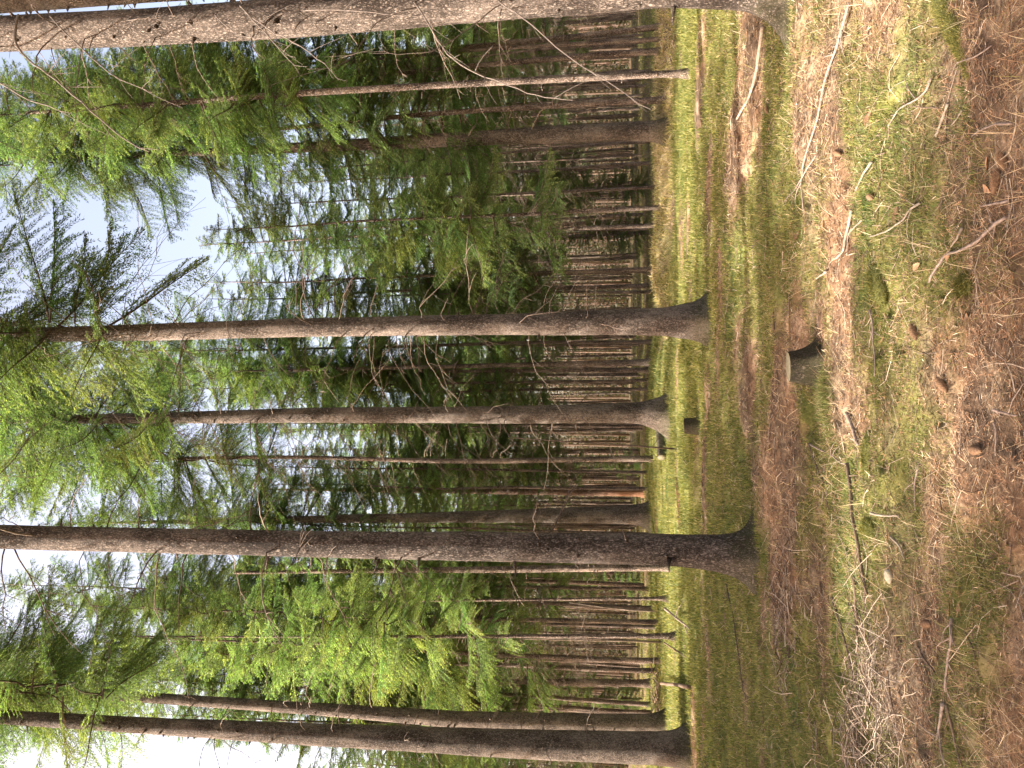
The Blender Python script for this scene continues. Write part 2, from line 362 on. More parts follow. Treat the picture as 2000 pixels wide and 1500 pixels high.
def twig_litter(name, n, y0, y1, label, heap=None):
    T = Tubes()
    for _ in range(n):
        if heap:
            hx, hy, sx, sy, hz = heap[RNG.integers(len(heap))]; x = RNG.normal(hx, sx); y = RNG.normal(hy, sy); lift = abs(RNG.normal(0, hz))
        else:
            y = y0 * (y1 / y0) ** RNG.random(); x = RNG.uniform(-1, 1) * (.57 * y + .3); lift = .004
        L = RNG.uniform(.05, .30); a = RNG.uniform(0, math.pi); r = RNG.uniform(.0012, .0030) * max(1, y / 4)
        t = np.linspace(-.5, .5, 4); bend = RNG.normal(0, .12) * L; tz = RNG.normal(0, .25) * L if heap else RNG.normal(0, .04) * L
        px = x + L * t * math.cos(a) - bend * (1 - 4 * t * t) * math.sin(a); py = y + L * t * math.sin(a) + bend * (1 - 4 * t * t) * math.cos(a)
        pz = H(px, py) + r + lift + tz * t + abs(tz) / 2
        T.add(np.stack([px, py, pz], 1), np.linspace(r, r * .5, 4), 4, cap=False, col=pick(1, [(.17, .12, .09), (.28, .21, .16), (.42, .34, .26), (.09, .06, .045)])[0])
    return tag(T.build(name, [M_litter]), label, 'twig litter', kind='stuff')
twig_litter('twig_litter', 2600, 1.4, 16, 'thin brown dead twigs scattered over needles and moss')
def heap(px, py, sx, sy, hz):
    P = ground(px, py); return (P[0], P[1], sx, sy, hz)
twig_litter('brushwood', 900, 0, 0, 'tangled pile of pale thin dead twigs at the near left',
            [heap(1745, 1420, .30, .16, .05), heap(1720, 1330, .25, .12, .04), heap(1680, 1460, .2, .12, .03), heap(1535, 1200, .35, .25, .02)])
twig_litter('brushwood', 450, 0, 0, 'reddish brown tangle of fallen twigs near the far left trunks', [heap(1290, 1370, .7, .5, .10), heap(1310, 60, .8, .4, .06)])

# ------------------------------------------------------------------ spruce crowns
def spray(L, rng, size=1.0):
    """one foliage branch along +x: returns verts (n,4,3) of leaf quads, colours, and the limb polyline"""
    P = []; COL = []
    dr = rng.uniform(.18, .42); nb = max(6, int(L / .075))
    def axis(s): return np.array([L * s * (1 - .10 * dr * s), 0.04 * L * math.sin(s * 5 + ph), -dr * L * s ** 1.25 + .16 * L * s ** 3])
    ph = rng.uniform(0, 6)
    sc = []
    for k in range(nb):
        s = .10 + .90 * (k + rng.random() * .6) / nb
        for sd in (-1, 1):
            if rng.random() < .10: continue
            l2 = min(.75, .42 * L * (1.02 - s) ** .65 * rng.uniform(.55, 1.15)) + .04
            a = math.radians(rng.uniform(42, 68)) * sd
            o = axis(s); d = np.array([math.cos(a), math.sin(a), rng.uniform(-.45, -.05)]); sc.append((o, d, l2, rng.uniform(.3, .8)))
    sc.append((axis(.8), np.array([1.0, 0, -.1]), .2 * L, 0.1))
    for o, d, l2, hang in sc:
        m = max(3, int(l2 / (.036 * size))); t = (np.arange(m) + rng.random(m) * .7 + .2) / m
        d = d / np.linalg.norm(d)
        pts = o + d * (t * l2)[:, None]; pts[:, 2] -= hang * l2 * t ** 1.8 * .7
        lat = np.array([-d[1], d[0], 0]); lat /= np.linalg.norm(lat) + 1e-6
        for sd in (-1, 1):
            ang = rng.uniform(.45, 1.0, m)
            dd = d[None] * np.cos(ang)[:, None] + sd * lat[None] * np.sin(ang)[:, None]; dd[:, 2] += rng.uniform(-.55, .15, m)
            ln = (rng.uniform(.06, .130, m) * size * (1.1 - .4 * t))[:, None]; wd = (rng.uniform(.0085, .0135, m) * size)[:, None]
            rn = rng.normal(0, 1, (m, 3)); wv = np.cross(dd, rn); wv /= np.linalg.norm(wv, axis=1)[:, None] + 1e-6
            q = np.stack([pts, pts + dd * ln * .45 + wv * wd, pts + dd * ln, pts + dd * ln * .45 - wv * wd], 1)
            P.append(q)
            c = np.array([.080, .135, .052]) + np.array([.110, .130, .036]) * (t[:, None] * rng.random((m, 1)))
            COL.append(c * rng.uniform(.7, 1.35, (m, 1)))
        # bare twig carrying the shoots
        e = o + d * l2; e = e - np.array([0, 0, hang * l2 * .7]); w = np.array([0, 0, .004])
        P.append(np.stack([o - w, o + w, e + w * .5, e - w * .5])[None]); COL.append(np.array([[.07, .05, .035]]))
    limb = np.array([axis(s) for s in np.linspace(0, .95, 6)])
    return np.concatenate(P), np.concatenate(COL), limb

SP = {}
for Lk in (.7, 1.1, 1.6, 2.2, 2.9):
    SP[Lk] = [spray(Lk, np.random.default_rng(int(Lk * 100) + i), .78) for i in range(3)]

def crown_mesh(name, z0, z1, r0, seed, whorl=.44, per=6, gap=.2, thin_bottom=True, rtop=.25):
    rng = np.random.default_rng(seed); QV = []; QC = []; T = Tubes()
    z = z0
    while z < z1:
        f = (z - z0) / (z1 - z0)
        R = r0 * (1 - f) ** .75 * (.62 + .38 * min(1, f * 6 + .2)) + rtop
        for k in range(per):
            if rng.random() < gap + (.25 if thin_bottom and f < .15 else 0): continue
            L = R * rng.uniform(.7, 1.2); Lk = min(SP, key=lambda q: abs(q - L)); q, c, limb = SP[Lk][rng.integers(3)]
            a = rng.uniform(0, 2 * math.pi); rise = math.radians(rng.uniform(-14, 4) + 34 * f); ca, sa = math.cos(a), math.sin(a)
            sc_ = np.clip(L / Lk, .75, 1.3)
            R1 = np.array([[math.cos(rise), 0, -math.sin(rise)], [0, 1, 0], [math.sin(rise), 0, math.cos(rise)]])
            roll = rng.normal(0, .22); R0 = np.array([[1, 0, 0], [0, math.cos(roll), -math.sin(roll)], [0, math.sin(roll), math.cos(roll)]])
            R2 = np.array([[ca, -sa, 0], [sa, ca, 0], [0, 0, 1]]); M = R2 @ R1 @ R0
            off = np.array([0, 0, z + rng.uniform(-.2, .2)])
            QV.append((q.reshape(-1, 3) * sc_) @ M.T + off); QC.append(np.repeat(c * rng.uniform(.75, 1.3) * np.array([rng.uniform(.85, 1.25), 1, rng.uniform(.8, 1.1)]), 4, 0))
            T.add((limb * sc_) @ M.T + off, np.linspace(.020, .005, 6) * (.6 + .25 * L), 4, cap=False, col=(.09, .065, .05))
        z += whorl * rng.uniform(.8, 1.2)
    V1 = np.concatenate(QV); V2 = np.concatenate(T.V); F1 = np.arange(len(V1)).reshape(-1, 4); F2 = np.concatenate(T.Q) + len(V1)
    return mesh(name, np.concatenate([V1, V2]), [np.concatenate([F1, F2])], [M_leaf, M_twig_dark],
                col=np.concatenate([np.concatenate(QC), np.concatenate(T.c)]), midx=np.concatenate([np.zeros(len(F1)), np.ones(len(F2))]), link=False)

def bare_twigs(T, h, az, L, rng, r=.009, slope=0.0, droop=.35, side=6, r_tr=.1, base=(0, 0)):
    """a dead branch: curved, drooping, with side twigs"""
    k = 8; s_ = np.linspace(0, 1, k); ca, sa = math.cos(az), math.sin(az)
    wob = np.cumsum(rng.normal(0, .020, (k, 3)), 0) * L; wob[0] = 0
    rr = r_tr * .8 + L * s_; zz = h + L * (slope * s_ - droop * s_ ** 1.6)
    pts = np.stack([base[0] + ca * rr, base[1] + sa * rr, zz], 1) + wob
    T.add(pts, np.linspace(r, r * .35, k), 5)
    for _ in range(side):
        i0 = rng.integers(2, k - 1); o = pts[i0]; dd = pts[i0] - pts[i0 - 1]; dd /= np.linalg.norm(dd)
        lat = np.cross(dd, [0, 0, 1]); lat /= np.linalg.norm(lat) + 1e-6; l = L * rng.uniform(.12, .42) * (1.1 - i0 / k)
        v = dd * .7 + lat * rng.choice([-1, 1]) * rng.uniform(.4, 1) + np.array([0, 0, rng.uniform(-.5, .1)])
        t = np.linspace(0, 1, 4)[:, None]; p = o + v * l * t + np.array([0, 0, -1]) * l * .3 * t ** 2 + np.cumsum(rng.normal(0, .03, (4, 3)), 0) * l * (t > 0)
        T.add(p, np.linspace(r * .5, r * .25, 4), 4, cap=False)
    return pts

def dead_skirt(name, z0, z1, seed, n=70, Lm=1.1):
    rng = np.random.default_rng(seed); T = Tubes()
    for _ in range(n):
        f = rng.random() ** .7; bare_twigs(T, z0 + (z1 - z0) * f, rng.uniform(0, 6.28), Lm * rng.uniform(.3, 1.2) * (.5 + .7 * f), rng, r=.008, slope=rng.uniform(-.1, .25), droop=rng.uniform(.2, .7), side=5, r_tr=.08)
    return T.build(name, [M_twig], link=False)

def far_trunk(name, h, r, seed):
    rng = np.random.default_rng(seed); k = 26; z = np.linspace(-.15, h, k); z = np.sort(np.concatenate([z, [.05, .15, .3]])); k = len(z)
    wob = np.stack([fbm(z / 5, np.full(k, seed * 1.7), seed, 2), fbm(z / 5, np.full(k, seed * 2.9), seed + 9, 2)], 1) * .35; wob -= wob[0]
    rad = r * (1 - np.clip(z, 0, h) / h) ** .8 * (1 + .35 * np.exp(-np.clip(z, 0, 9) / .12)) + .012
    T = Tubes(); T.add(np.column_stack([wob, z]), rad, 10)
    for _ in range(45):
        zz = rng.uniform(1, h * .6); a = rng.uniform(0, 6.28); i_ = np.searchsorted(z, zz); c = wob[min(i_, k - 1)]
        rr = r * (1 - zz / h) ** .8; d = np.array([math.cos(a), math.sin(a), rng.uniform(-.2, .3)])
        p0 = np.array([c[0], c[1], zz]) + d * rr * .8; T.add([p0, p0 + d * rng.uniform(.04, .16)], [.010, .006], 4)
    return T.build(name, [M_bark_far], link=False)

CR = {
 'tall': [crown_mesh('crown', 10.5, 24, 2.7, 100 + i, gap=.22) for i in range(3)],
 'mid': [crown_mesh('crown', 5.0, 18.8, 2.2, 200 + i, gap=.3) for i in range(4)],
 'pole': [crown_mesh('crown', 8.2, 18.2, 1.35, 250 + i, gap=.34) for i in range(3)],
 'low': [crown_mesh('crown', 3.6, 14.5, 2.2, 300 + i, gap=.28) for i in range(2)],
 'young': [crown_mesh('crown', .7, 6.5, 1.5, 400 + i, gap=.15, whorl=.34, thin_bottom=False) for i in range(2)],
}
TR = {'tall': [far_trunk('trunk', 24, .15, 30 + i) for i in range(3)], 'mid': [far_trunk('trunk', 18.5, .105, 40 + i) for i in range(4)],
      'pole': [far_trunk('trunk', 18.0, .085, 45 + i) for i in range(3)], 'low': [far_trunk('trunk', 14.5, .085, 50 + i) for i in range(2)], 'young': [far_trunk('trunk', 6.4, .05, 60 + i) for i in range(2)]}
SK = {'tall': [dead_skirt('dead_twigs', 3, 11, 70 + i, 60, 1.5) for i in range(3)], 'mid': [dead_skirt('dead_twigs', 1.6, 7, 80 + i, 60, 1.2) for i in range(3)],
      'pole': [dead_skirt('dead_twigs', 1.5, 9, 85 + i, 75, .95) for i in range(2)], 'low': [dead_skirt('dead_twigs', .8, 4.2, 90 + i, 40, .9) for i in range(2)], 'young': [None]}

def part(name, me, parent):
    o = bpy.data.objects.new(name, me); C.objects.link(o); o.parent = parent; return o
def stock_tree(kind, x, y, rng, label, cat='spruce tree', group=None, scale=1.0, name='spruce_tree', sk=True, thick=1.0):
    e = empty(name, (x, y, float(H(x, y)) - .02), rng.uniform(0, 6.28))
    e.rotation_euler = (Matrix.Rotation(-.012 + rng.normal(0, .007), 3, 'Y') @ Matrix.Rotation(rng.normal(0, .008), 3, 'X') @ Matrix.Rotation(rng.uniform(0, 6.28), 3, 'Z')).to_euler()
    e.scale = (scale, scale, scale)
    t = part('trunk', TR[kind][rng.integers(len(TR[kind]))], e); t.scale = (thick, thick, 1)
    part('crown', CR[kind][rng.integers(len(CR[kind]))], e)
    s_ = SK[kind][rng.integers(len(SK[kind]))]
    if s_ and sk: tag(part('dead_twigs', s_, e), kind='stuff')
    return tag(e, label, cat, group)

# ------------------------------------------------------------------ measured trees
PLACED = []
def trunk_from(name, base, samples, height, lobes, mat_, parent, seed, base_w=None):
    """samples: (px, py, width) up the trunk in photograph pixels, projected to the tree's own distance"""
    rng = np.random.default_rng(seed); B = ground(*base); Yb = B[1]
    zs = []; cx = []; rs = []
    for px, py, w in sorted(samples, key=lambda t: -t[0]):
        P = on_plane(px, py, Yb); zs.append(P[2] - B[2]); cx.append(P[0] - B[0]); rs.append(w / 2 / F * depth(P))
    zs = np.array(zs); cx = np.array(cx); rs = np.array(rs)
    slope = (cx[-1] - cx[0]) / max(zs[-1] - zs[0], .5)
    if height > zs[-1] + .5:
        cx = np.append(cx, cx[-1] + slope * (height - zs[-1])); zs = np.append(zs, height); rs = np.append(rs, .02)
    zz = np.concatenate([[-.35, -.2, -.08], np.arange(0, .8, .05), np.arange(.8, 4, .12), np.arange(4, height, .3)]); k = len(zz); S = 44
    cxz = np.interp(zz, zs, cx); cxz[zz < zs[0]] = cx[0] * np.clip(zz[zz < zs[0]] / max(zs[0], .01), 0, 1) if zs[0] > .3 else cx[0]
    rz = np.interp(zz, zs, rs); th = np.arange(S) * 2 * math.pi / S
    V = np.zeros((k, S, 3))
    for a in range(k):
        z = max(zz[a], -.2); fl = np.zeros(S)
        for ang, amp, h0, wd in lobes:
            da = (th - ang + math.pi) % (2 * math.pi) - math.pi
            fl += amp * np.exp(-(da / wd) ** 2) * np.exp(-z / h0)
        fl += .07 * np.exp(-z / .16)
        r = rz[a] + fl
        r = r * (1 + .05 * (fbm(np.cos(th) * 2 + 5, np.sin(th) * 2 + zz[a] * 1.1, seed, 3) - .5)) + .012 * (fbm(th * 3, zz[a] * 5 + 0 * th, seed + 4, 2) - .5)
        yw = .05 * math.sin(zz[a] * .3 + seed)
        V[a, :, 0] = cxz[a] + np.cos(th) * r; V[a, :, 1] = yw + np.sin(th) * r; V[a, :, 2] = zz[a]
    V = V.reshape(-1, 3); i_ = np.arange(k - 1)[:, None] * S; j_ = np.arange(S)[None]; j2 = (j_ + 1) % S
    Q = np.stack([i_ + j_, i_ + j2, i_ + S + j2, i_ + S + j_], -1).reshape(-1, 4)
    T = Tubes()                                                     # knots and snapped stubs along the whorls
    z = .9
    while z < height * .8:
        for _ in range(rng.integers(2, 6)):
            a = rng.uniform(0, 6.28); d = np.array([math.cos(a), math.sin(a), rng.uniform(-.15, .35)])
            zq = z + rng.normal(0, .06); rr = np.interp(zq, zs, rs); p0 = np.array([np.interp(zq, zs, cx), 0, zq]) + d * rr * .90
            l = rng.choice([.015, .02, .03, .08, .16], p=[.3, .25, .2, .15, .1]) + rr * .1; T.add([p0 - d * .02, p0 + d * l * .5, p0 + d * l], [rr * .14 + .004, .011, .007], 6)
        z += rng.uniform(.32, .62)
    Vt = np.concatenate([V] + T.V); nV = len(V)
    Qs = np.concatenate([Q] + [q_ + nV for q_ in T.Q]); Ts = np.concatenate([t_ + nV for t_ in T.T])
    o = mesh(name, Vt, [Qs, Ts], [mat_], parent, smooth=True)
    return o, (zs, cx, rs, B)

def big_tree(label, base, samples, height, crown, lobes=(), mat_=None, seed=1, nb=30, bl=(.4, 1.6), zr=(1.5, 11), cb=None, cscale=1.0, name='spruce_tree', azf=None, px_branches=(), br=.010, cat='spruce tree', crot=0.0):
    B = ground(*base); e = empty(name, tuple(B)); PLACED.append((B[0], B[1]))
    o, (zs, cx, rs, _) = trunk_from('trunk', base, samples, height, lobes, mat_ or M_bark, e, seed)
    rng = np.random.default_rng(seed + 50)
    for k in range(nb):
        T = Tubes(); h = rng.uniform(*zr); az = rng.uniform(0, 6.28) if azf is None else azf(rng)
        L = rng.uniform(*bl) * (.6 + .6 * (h - zr[0]) / (zr[1] - zr[0]))
        bare_twigs(T, h, az, L, rng, r=br * rng.uniform(.6, 1.1), slope=rng.uniform(-.1, .35), droop=rng.uniform(.15, .75), side=rng.integers(2, 8), r_tr=np.interp(h, zs, rs), base=(np.interp(h, zs, cx), 0))
        T.build('dead_branch', [M_twig if rng.random() < .3 else M_twig_dark], e)
    for pts, w, dy in px_branches:                                  # branches seen one by one: rooted in the trunk, reaching out towards the viewer
        n_ = len(pts); P = np.array([on_plane(px, py, B[1] - dy * q_ / (n_ - 1) - .15) for q_, (px, py) in enumerate(pts)]) - B
        t0 = np.linspace(0, 1, n_); t1 = np.linspace(0, 1, n_ * 3); P2 = np.column_stack([np.interp(t1, t0, P[:, c_]) for c_ in range(3)])
        P2[1:-1] = (P2[:-2] + 2 * P2[1:-1] + P2[2:]) / 4; P2 += rng.normal(0, .004, P2.shape)
        root = np.array([np.interp(P2[0, 2] + .05, zs, cx), 0, P2[0, 2] + .05]); P2 = np.vstack([root, P2])
        r0 = w * .52 / 2 / F * depth(P2[3] + B); T = Tubes(); T.add(P2, np.linspace(r0 * 1.2, r0 * .35, len(P2)), 7)
        for _ in range(n_ * 2):
            i0 = rng.integers(2, len(P2) - 1); d = P2[i0] - P2[i0 - 1]; d /= np.linalg.norm(d) + 1e-6; v = d + rng.normal(0, .55, 3); l = rng.uniform(.08, .35)
            t = np.linspace(0, 1, 4)[:, None]; T.add(P2[i0] + v * l * t + np.array([0, 0, -.3]) * l * t ** 2, [r0 * .4, r0 * .3, r0 * .25, r0 * .15], 4, cap=False)
        T.build('dead_branch', [M_bough], e)
    if crown:
        kind, idx, z0 = crown; c = part('crown', CR[kind][idx % len(CR[kind])], e)
        slope = (cx[-1] - cx[0]) / (zs[-1] - zs[0]); c.rotation_euler = (0, math.atan(slope), crot)
        cz0 = {'tall': 10.5, 'mid': 5.0, 'low': 3.6}[kind]; c.scale = (cscale, cscale, cscale); c.location = (0, 0, z0 - cz0 * cscale)
    return tag(e, label, cat)

PI = math.pi
big_tree('thick straight spruce trunk with flared roots, left of the cut stump', (1474, 1082),
         [(1400, 1080, 66), (1300, 1075, 61), (1000, 1069, 57), (600, 1062, 50), (300, 1054, 47), (0, 1047, 46)], 24, ('tall', 0, 11.0),
         [(PI * 1.06, .21, .17, .32), (PI * 1.45, .06, .2, .35), (PI * .55, .12, .2, .4), (0.02, .26, .07, .18), (-.5, .05, .12, .3)], seed=2, nb=46, zr=(1.8, 11.5), bl=(.4, 1.9), crot=1.0)
big_tree('moss footed spruce trunk behind and to the right of the cut stump', (1382, 626),
         [(1330, 627, 62), (1300, 628, 54), (1000, 634, 41), (600, 640, 36), (300, 649, 33), (0, 655, 27)], 24, ('tall', 1, 10.6),
         [(0.1, .17, .16, .3), (PI * .95, .10, .25, .35), (-PI / 2, .10, .2, .3), (1.5, .12, .2, .4)], seed=3, nb=80, zr=(1.6, 11.5), bl=(.7, 2.6), br=.010, crot=2.2)
big_tree('dark spruce trunk with hollow between its roots beside the small broken stump', (1308, 812),
         [(1280, 808, 46), (1250, 806, 39), (1000, 810, 34), (600, 811, 29), (300, 817, 22), (0, 820, 14)], 25, ('tall', 2, 13.5),
         [(PI * 1.05, .32, .35, .4), (0.0, .30, .30, .35), (PI * .5, .2, .3, .4)], seed=4, nb=80, zr=(2.0, 14), bl=(.9, 3.2), br=.012, crot=.4)
big_tree('leaning thick spruce trunk at the near left with roots under dry brush', (1345, 1462),
         [(1300, 1460, 60), (1000, 1452, 52), (600, 1436, 40), (300, 1420, 30), (0, 1400, 25)], 23, ('tall', 0, 12.8),
         [(0.0, .25, .22, .35), (PI, .15, .25, .35), (-PI / 2, .1, .2, .3)], seed=5, nb=36, zr=(2.0, 11.5), bl=(.4, 1.8), crot=3.6)
big_tree('cracked bark spruce trunk partly hidden right behind the near left trunk', (1302, 1418),
         [(1280, 1418, 44), (1100, 1414, 38), (900, 1408, 32), (600, 1384, 22), (300, 1362, 19), (0, 1343, 15)], 24, ('tall', 1, 16.0),
         [(0.2, .15, .2, .35), (PI, .15, .2, .35)], seed=6, nb=30, zr=(4, 14), bl=(.5, 2.0), br=.012, crot=5.0)
EB = [([(975, 4), (1030, 40), (1110, 112), (1200, 168), (1270, 214)], 5, 1.3),
      ([(812, 6), (850, 70), (880, 115), (925, 142), (1000, 170), (1060, 190), (1118, 196)], 6, 1.0),
      ([(470, 10), (500, 45), (545, 95), (585, 142)], 6, .8), ([(480, 25), (530, 60), (590, 90), (640, 130), (662, 156)], 5, 1.0),
      ([(35, 30), (26, 84), (60, 122), (110, 155), (165, 205), (230, 265), (290, 296)], 8, 1.2),
      ([(98, 30), (150, 88), (220, 148), (298, 182)], 6, .9), ([(-20, 150), (60, 198), (140, 222)], 6, 1.5),
      ([(815, 14), (735, 42), (712, 76), (688, 112), (655, 132), (600, 136)], 4, .9),
      ([(980, 6), (930, 45), (872, 86), (842, 104), (760, 106), (740, 92)], 4, .6), ([(160, 95), (145, 190), (150, 250), (60, 330)], 4, 1.4),
      ([(590, 20), (690, 20), (780, 30), (900, 40)], 4, .5), ([(250, 40), (290, 35), (340, 45)], 4, .4), ([(420, 30), (440, 50), (470, 70), (520, 78)], 4, .5)]
big_tree('tall leaning spruce trunk at the near right with long dead hanging branches', (1535, -25),
         [(1430, -31, 82), (1300, -33, 78), (1000, -10, 78), (600, 27, 74), (300, 50, 66), (0, 66, 64)], 22, ('tall', 2, 10.5),
         [(PI * 1.02, .27, .13, .4), (PI * 1.4, .07, .15, .4), (-.3, .2, .2, .4)], seed=7, nb=34, zr=(1.6, 8), bl=(.2, .9), azf=lambda r: r.uniform(2.0, 5.2), px_branches=EB, br=.007, crot=4.4)
big_tree('second spruce trunk crossing the top of the near right trunk', (1440, -150),
         [(1300, -140, 70), (1000, -105, 66), (400, -34, 62), (0, -4, 60)], 23, ('tall', 1, 12), [(0, .15, .2, .4), (3, .15, .2, .4)], seed=8, nb=8, zr=(5, 10), crot=.9)
big_tree('slender leaning trunk rising from moss between near right trunk and grey trunk', (1352, 143),
         [(1300, 144, 13), (1000, 160, 13), (600, 183, 12), (270, 206, 9), (0, 222, 6)], 15, ('mid', 0, 7.8), [], mat_=M_bark_far, seed=9, nb=16, zr=(3, 8), bl=(.3, 1.2), cscale=.8, br=.006)
big_tree('pinkish grey spruce trunk standing behind the low bank', (1296, 256),
         [(1280, 256, 37), (1000, 268, 29), (600, 287, 20), (400, 296, 14), (200, 303, 8)], 21, ('tall', 0, 12.0), [(3, .12, .2, .4)], seed=10, nb=55, zr=(3, 14), bl=(.6, 2.4), br=.012, crot=2.6)
big_tree('pale rooted spruce trunk half hidden right of the thick straight trunk', (1272, 1005),
         [(1250, 1004, 38), (1000, 1008, 25), (800, 1012, 19), (500, 1016, 12)], 23, ('tall', 2, 10.8), [(PI, .35, .3, .4), (0, .2, .2, .3)], seed=11, nb=40, zr=(3, 11), bl=(.6, 2.2), br=.014)
big_tree('thin trunk with orange peeled bark near its foot', (1258, 962),
         [(1245, 962, 15), (1000, 960, 12), (700, 957, 8)], 19, ('mid', 1, 8.5), [], mat_=M_bark_orange, seed=12, nb=24, zr=(2, 9), bl=(.4, 1.6), br=.014)
big_tree('slim trunk showing just left of the thick straight trunk', (1312, 1108),
         [(1280, 1109, 13), (1000, 1113, 13), (600, 1116, 7), (300, 1120, 4)], 12, ('low', 0, 6.5), [], mat_=M_bark_far, seed=13, nb=16, zr=(1.5, 6), bl=(.4, 1.4), br=.008, cscale=.5)
big_tree('very thin dark stem left of the thick straight trunk', (1306, 1170),
         [(1290, 1170, 6), (1000, 1172, 5), (700, 1174, 3)], 9, ('low', 1, 5.2), [], mat_=M_bark_far, seed=14, nb=10, zr=(1, 5), bl=(.3, 1.0), cscale=.5, br=.006)
big_tree('slender twin stem with bright green sprays above', (1320, 1243),
         [(1300, 1243, 9), (1000, 1242, 7), (700, 1242, 5), (400, 1243, 3)], 13.5, ('low', 0, 4.8), [], mat_=M_bark_far, seed=15, nb=14, zr=(1, 5), bl=(.4, 1.4), cscale=.75, br=.007, crot=2)
big_tree('mid distance trunk with pale left edge in the leftmost thicket', (1272, 1334),
         [(1250, 1334, 14), (1000, 1330, 10), (800, 1326, 8)], 17, ('mid', 3, 7.0), [], mat_=M_bark_far, seed=16, nb=24, zr=(2, 8), bl=(.4, 1.5), br=.012)
big_tree('thin trunk seen between the two middle spruces, taller of the pair', (1272, 708),
         [(1250, 708, 12), (1000, 713, 9), (600, 722, 6)], 18, ('mid', 2, 9.5), [], mat_=M_bark_far, seed=17, nb=30, zr=(2, 10), bl=(.5, 1.8), br=.012)
big_tree('thin grey trunk paired closely left of a taller thin one', (1266, 723),
         [(1250, 723, 9), (1000, 724, 7), (800, 726, 5)], 15, ('mid', 0, 8.5), [], mat_=M_bark_far, seed=18, nb=16, zr=(2, 8), bl=(.5, 1.4), br=.012, cscale=.8)

def leaning_stem(label, pts, w, name='dead_sapling', mat_=None, side=10):
    B = ground(*pts[0]); e = empty(name, tuple(B)); rng = np.random.default_rng(int(pts[0][1]))
    P = np.array([B] + [on_plane(px, py, B[1]) for px, py in pts[1:]]) - B; P[0, 2] -= .05
    r = w / 2 / F * depth(B); T = Tubes(); T.add(P, np.linspace(r, r * .4, len(P)), 7); T.build('trunk', [mat_ or M_twig], e)
    for k in range(side):
        q = rng.uniform(.25, .98) * (len(P) - 1); i0 = int(q); o = P[i0] + (P[i0 + 1] - P[i0]) * (q - i0)
        T = Tubes(); bare_twigs(T, o[2], rng.uniform(0, 6.28), rng.uniform(.2, .9), rng, r=.007, droop=.4, side=3, r_tr=.01, base=o[:2]); T.build('dead_branch', [mat_ or M_twig], e)
    return tag(e, label, 'dead tree')
leaning_stem('pale bent dead sapling among the left thicket', [(1282, 1193), (1240, 1192), (1180, 1186), (1112, 1177)], 5)
leaning_stem('thin dark dead stem standing in front of the pale sawn log', [(1320, 877), (1280, 874), (1200, 868), (1100, 862), (1000, 855)], 4, mat_=M_twig_dark)
leaning_stem('thin crooked dead sapling leaning against the slender twin stem', [(1292, 1254), (1230, 1252), (1150, 1251), (1020, 1248)], 5)

# ------------------------------------------------------------------ mid-distance and background trees
def tree_px(kind, px, py, label, group=None, scale=1.0, thick=1.0, name='spruce_tree', seed=0):
    B = ground(px, py); PLACED.append((B[0], B[1]))
    return stock_tree(kind, B[0], B[1], np.random.default_rng(seed), label, group=group, scale=scale, thick=thick, name=name)
mids = [('low', 1289, 405, 'light green low crowned spruce just behind the middle of the bank', .9), ('pole', 1281, 365, 'spruce with pale streaked thin trunk above the low bank centre', .95), ('low', 1280, 440, 'low branched spruce with sunlit sprays above the low bank', 1.25),
        
        ('mid', 1287, 52, 'lit background spruce hugging the near right trunk', 1.0), ('tall', 1290, 76, 'brightly lit trunk second from the near right trunk', .85),
        ('mid', 1288, 100, 'background spruce third from the near right trunk', 1.05), ('low', 1277, 525, 'thin white barked spruce right of the moss footed trunk', 1.3),
        ('mid', 1262, 900, 'background spruce above the pale sawn log', .9),
        ('low', 1268, 1150, 'bushy spruce in the left thicket with lit twigs', 1.2), ('mid', 1290, 1290, 'tall sunlit spruce with drooping sprays on the left side', 1.0),
        ('low', 1284, 1310, 'smaller spruce beside the tall sunlit left one', 1.2), ('mid', 1288, 1215, 'green spruce behind the slender twin stem', .95), ('mid', 1300, 195, 'spruce with hanging green sprays between two right slender trunks', 1.1),
        ('mid', 1262, 760, 'spruce filling the gap between the two middle trunks', .9),
        ('tall', 1266, 742, 'tall crowned spruce immediately right of the dark hollow trunk', .95),
        ('mid', 1276, 1440, 'spruce filling the sky behind the near left trunk pair', 1.05), ('mid', 1272, 1392, 'spruce seen between the left thicket and the near left trunk pair', 1.0),
        ('tall', 1274, 896, 'very tall spruce with high crown above the pale sawn log', 1.22), ('tall', 1272, 1188, 'very tall high crowned spruce in the left thicket', 1.2), ('tall', 1270, 1376, 'very tall spruce between left thicket and near left trunks', 1.2), ('tall', 1272, 668, 'very tall spruce close left of the moss footed trunk', 1.22),
        ('tall', 1280, 1225, 'tall thin spruce right of the slender twin stem', .95)]
for a, (k, px, py, lb, sc_) in enumerate(mids): tree_px(k, px, py, lb, scale=sc_, seed=500 + a, thick=.45 if k == 'tall' else .7)
young = [(1266, 455, 'small young spruce with dark low branches behind the bank', .7), (1266, 360, 'young spruce beside the bank with branches to the ground', .6),
         (1256, 1365, 'bright young spruce bush near the left edge', .75), (1256, 1140, 'young spruce in the shade of the left thicket', .55), (1254, 905, 'young spruce bush beyond the pale sawn log', .5)]
for a, (px, py, lb, sc_) in enumerate(young): tree_px('young', px, py, lb, scale=sc_, seed=600 + a, name='young_spruce')

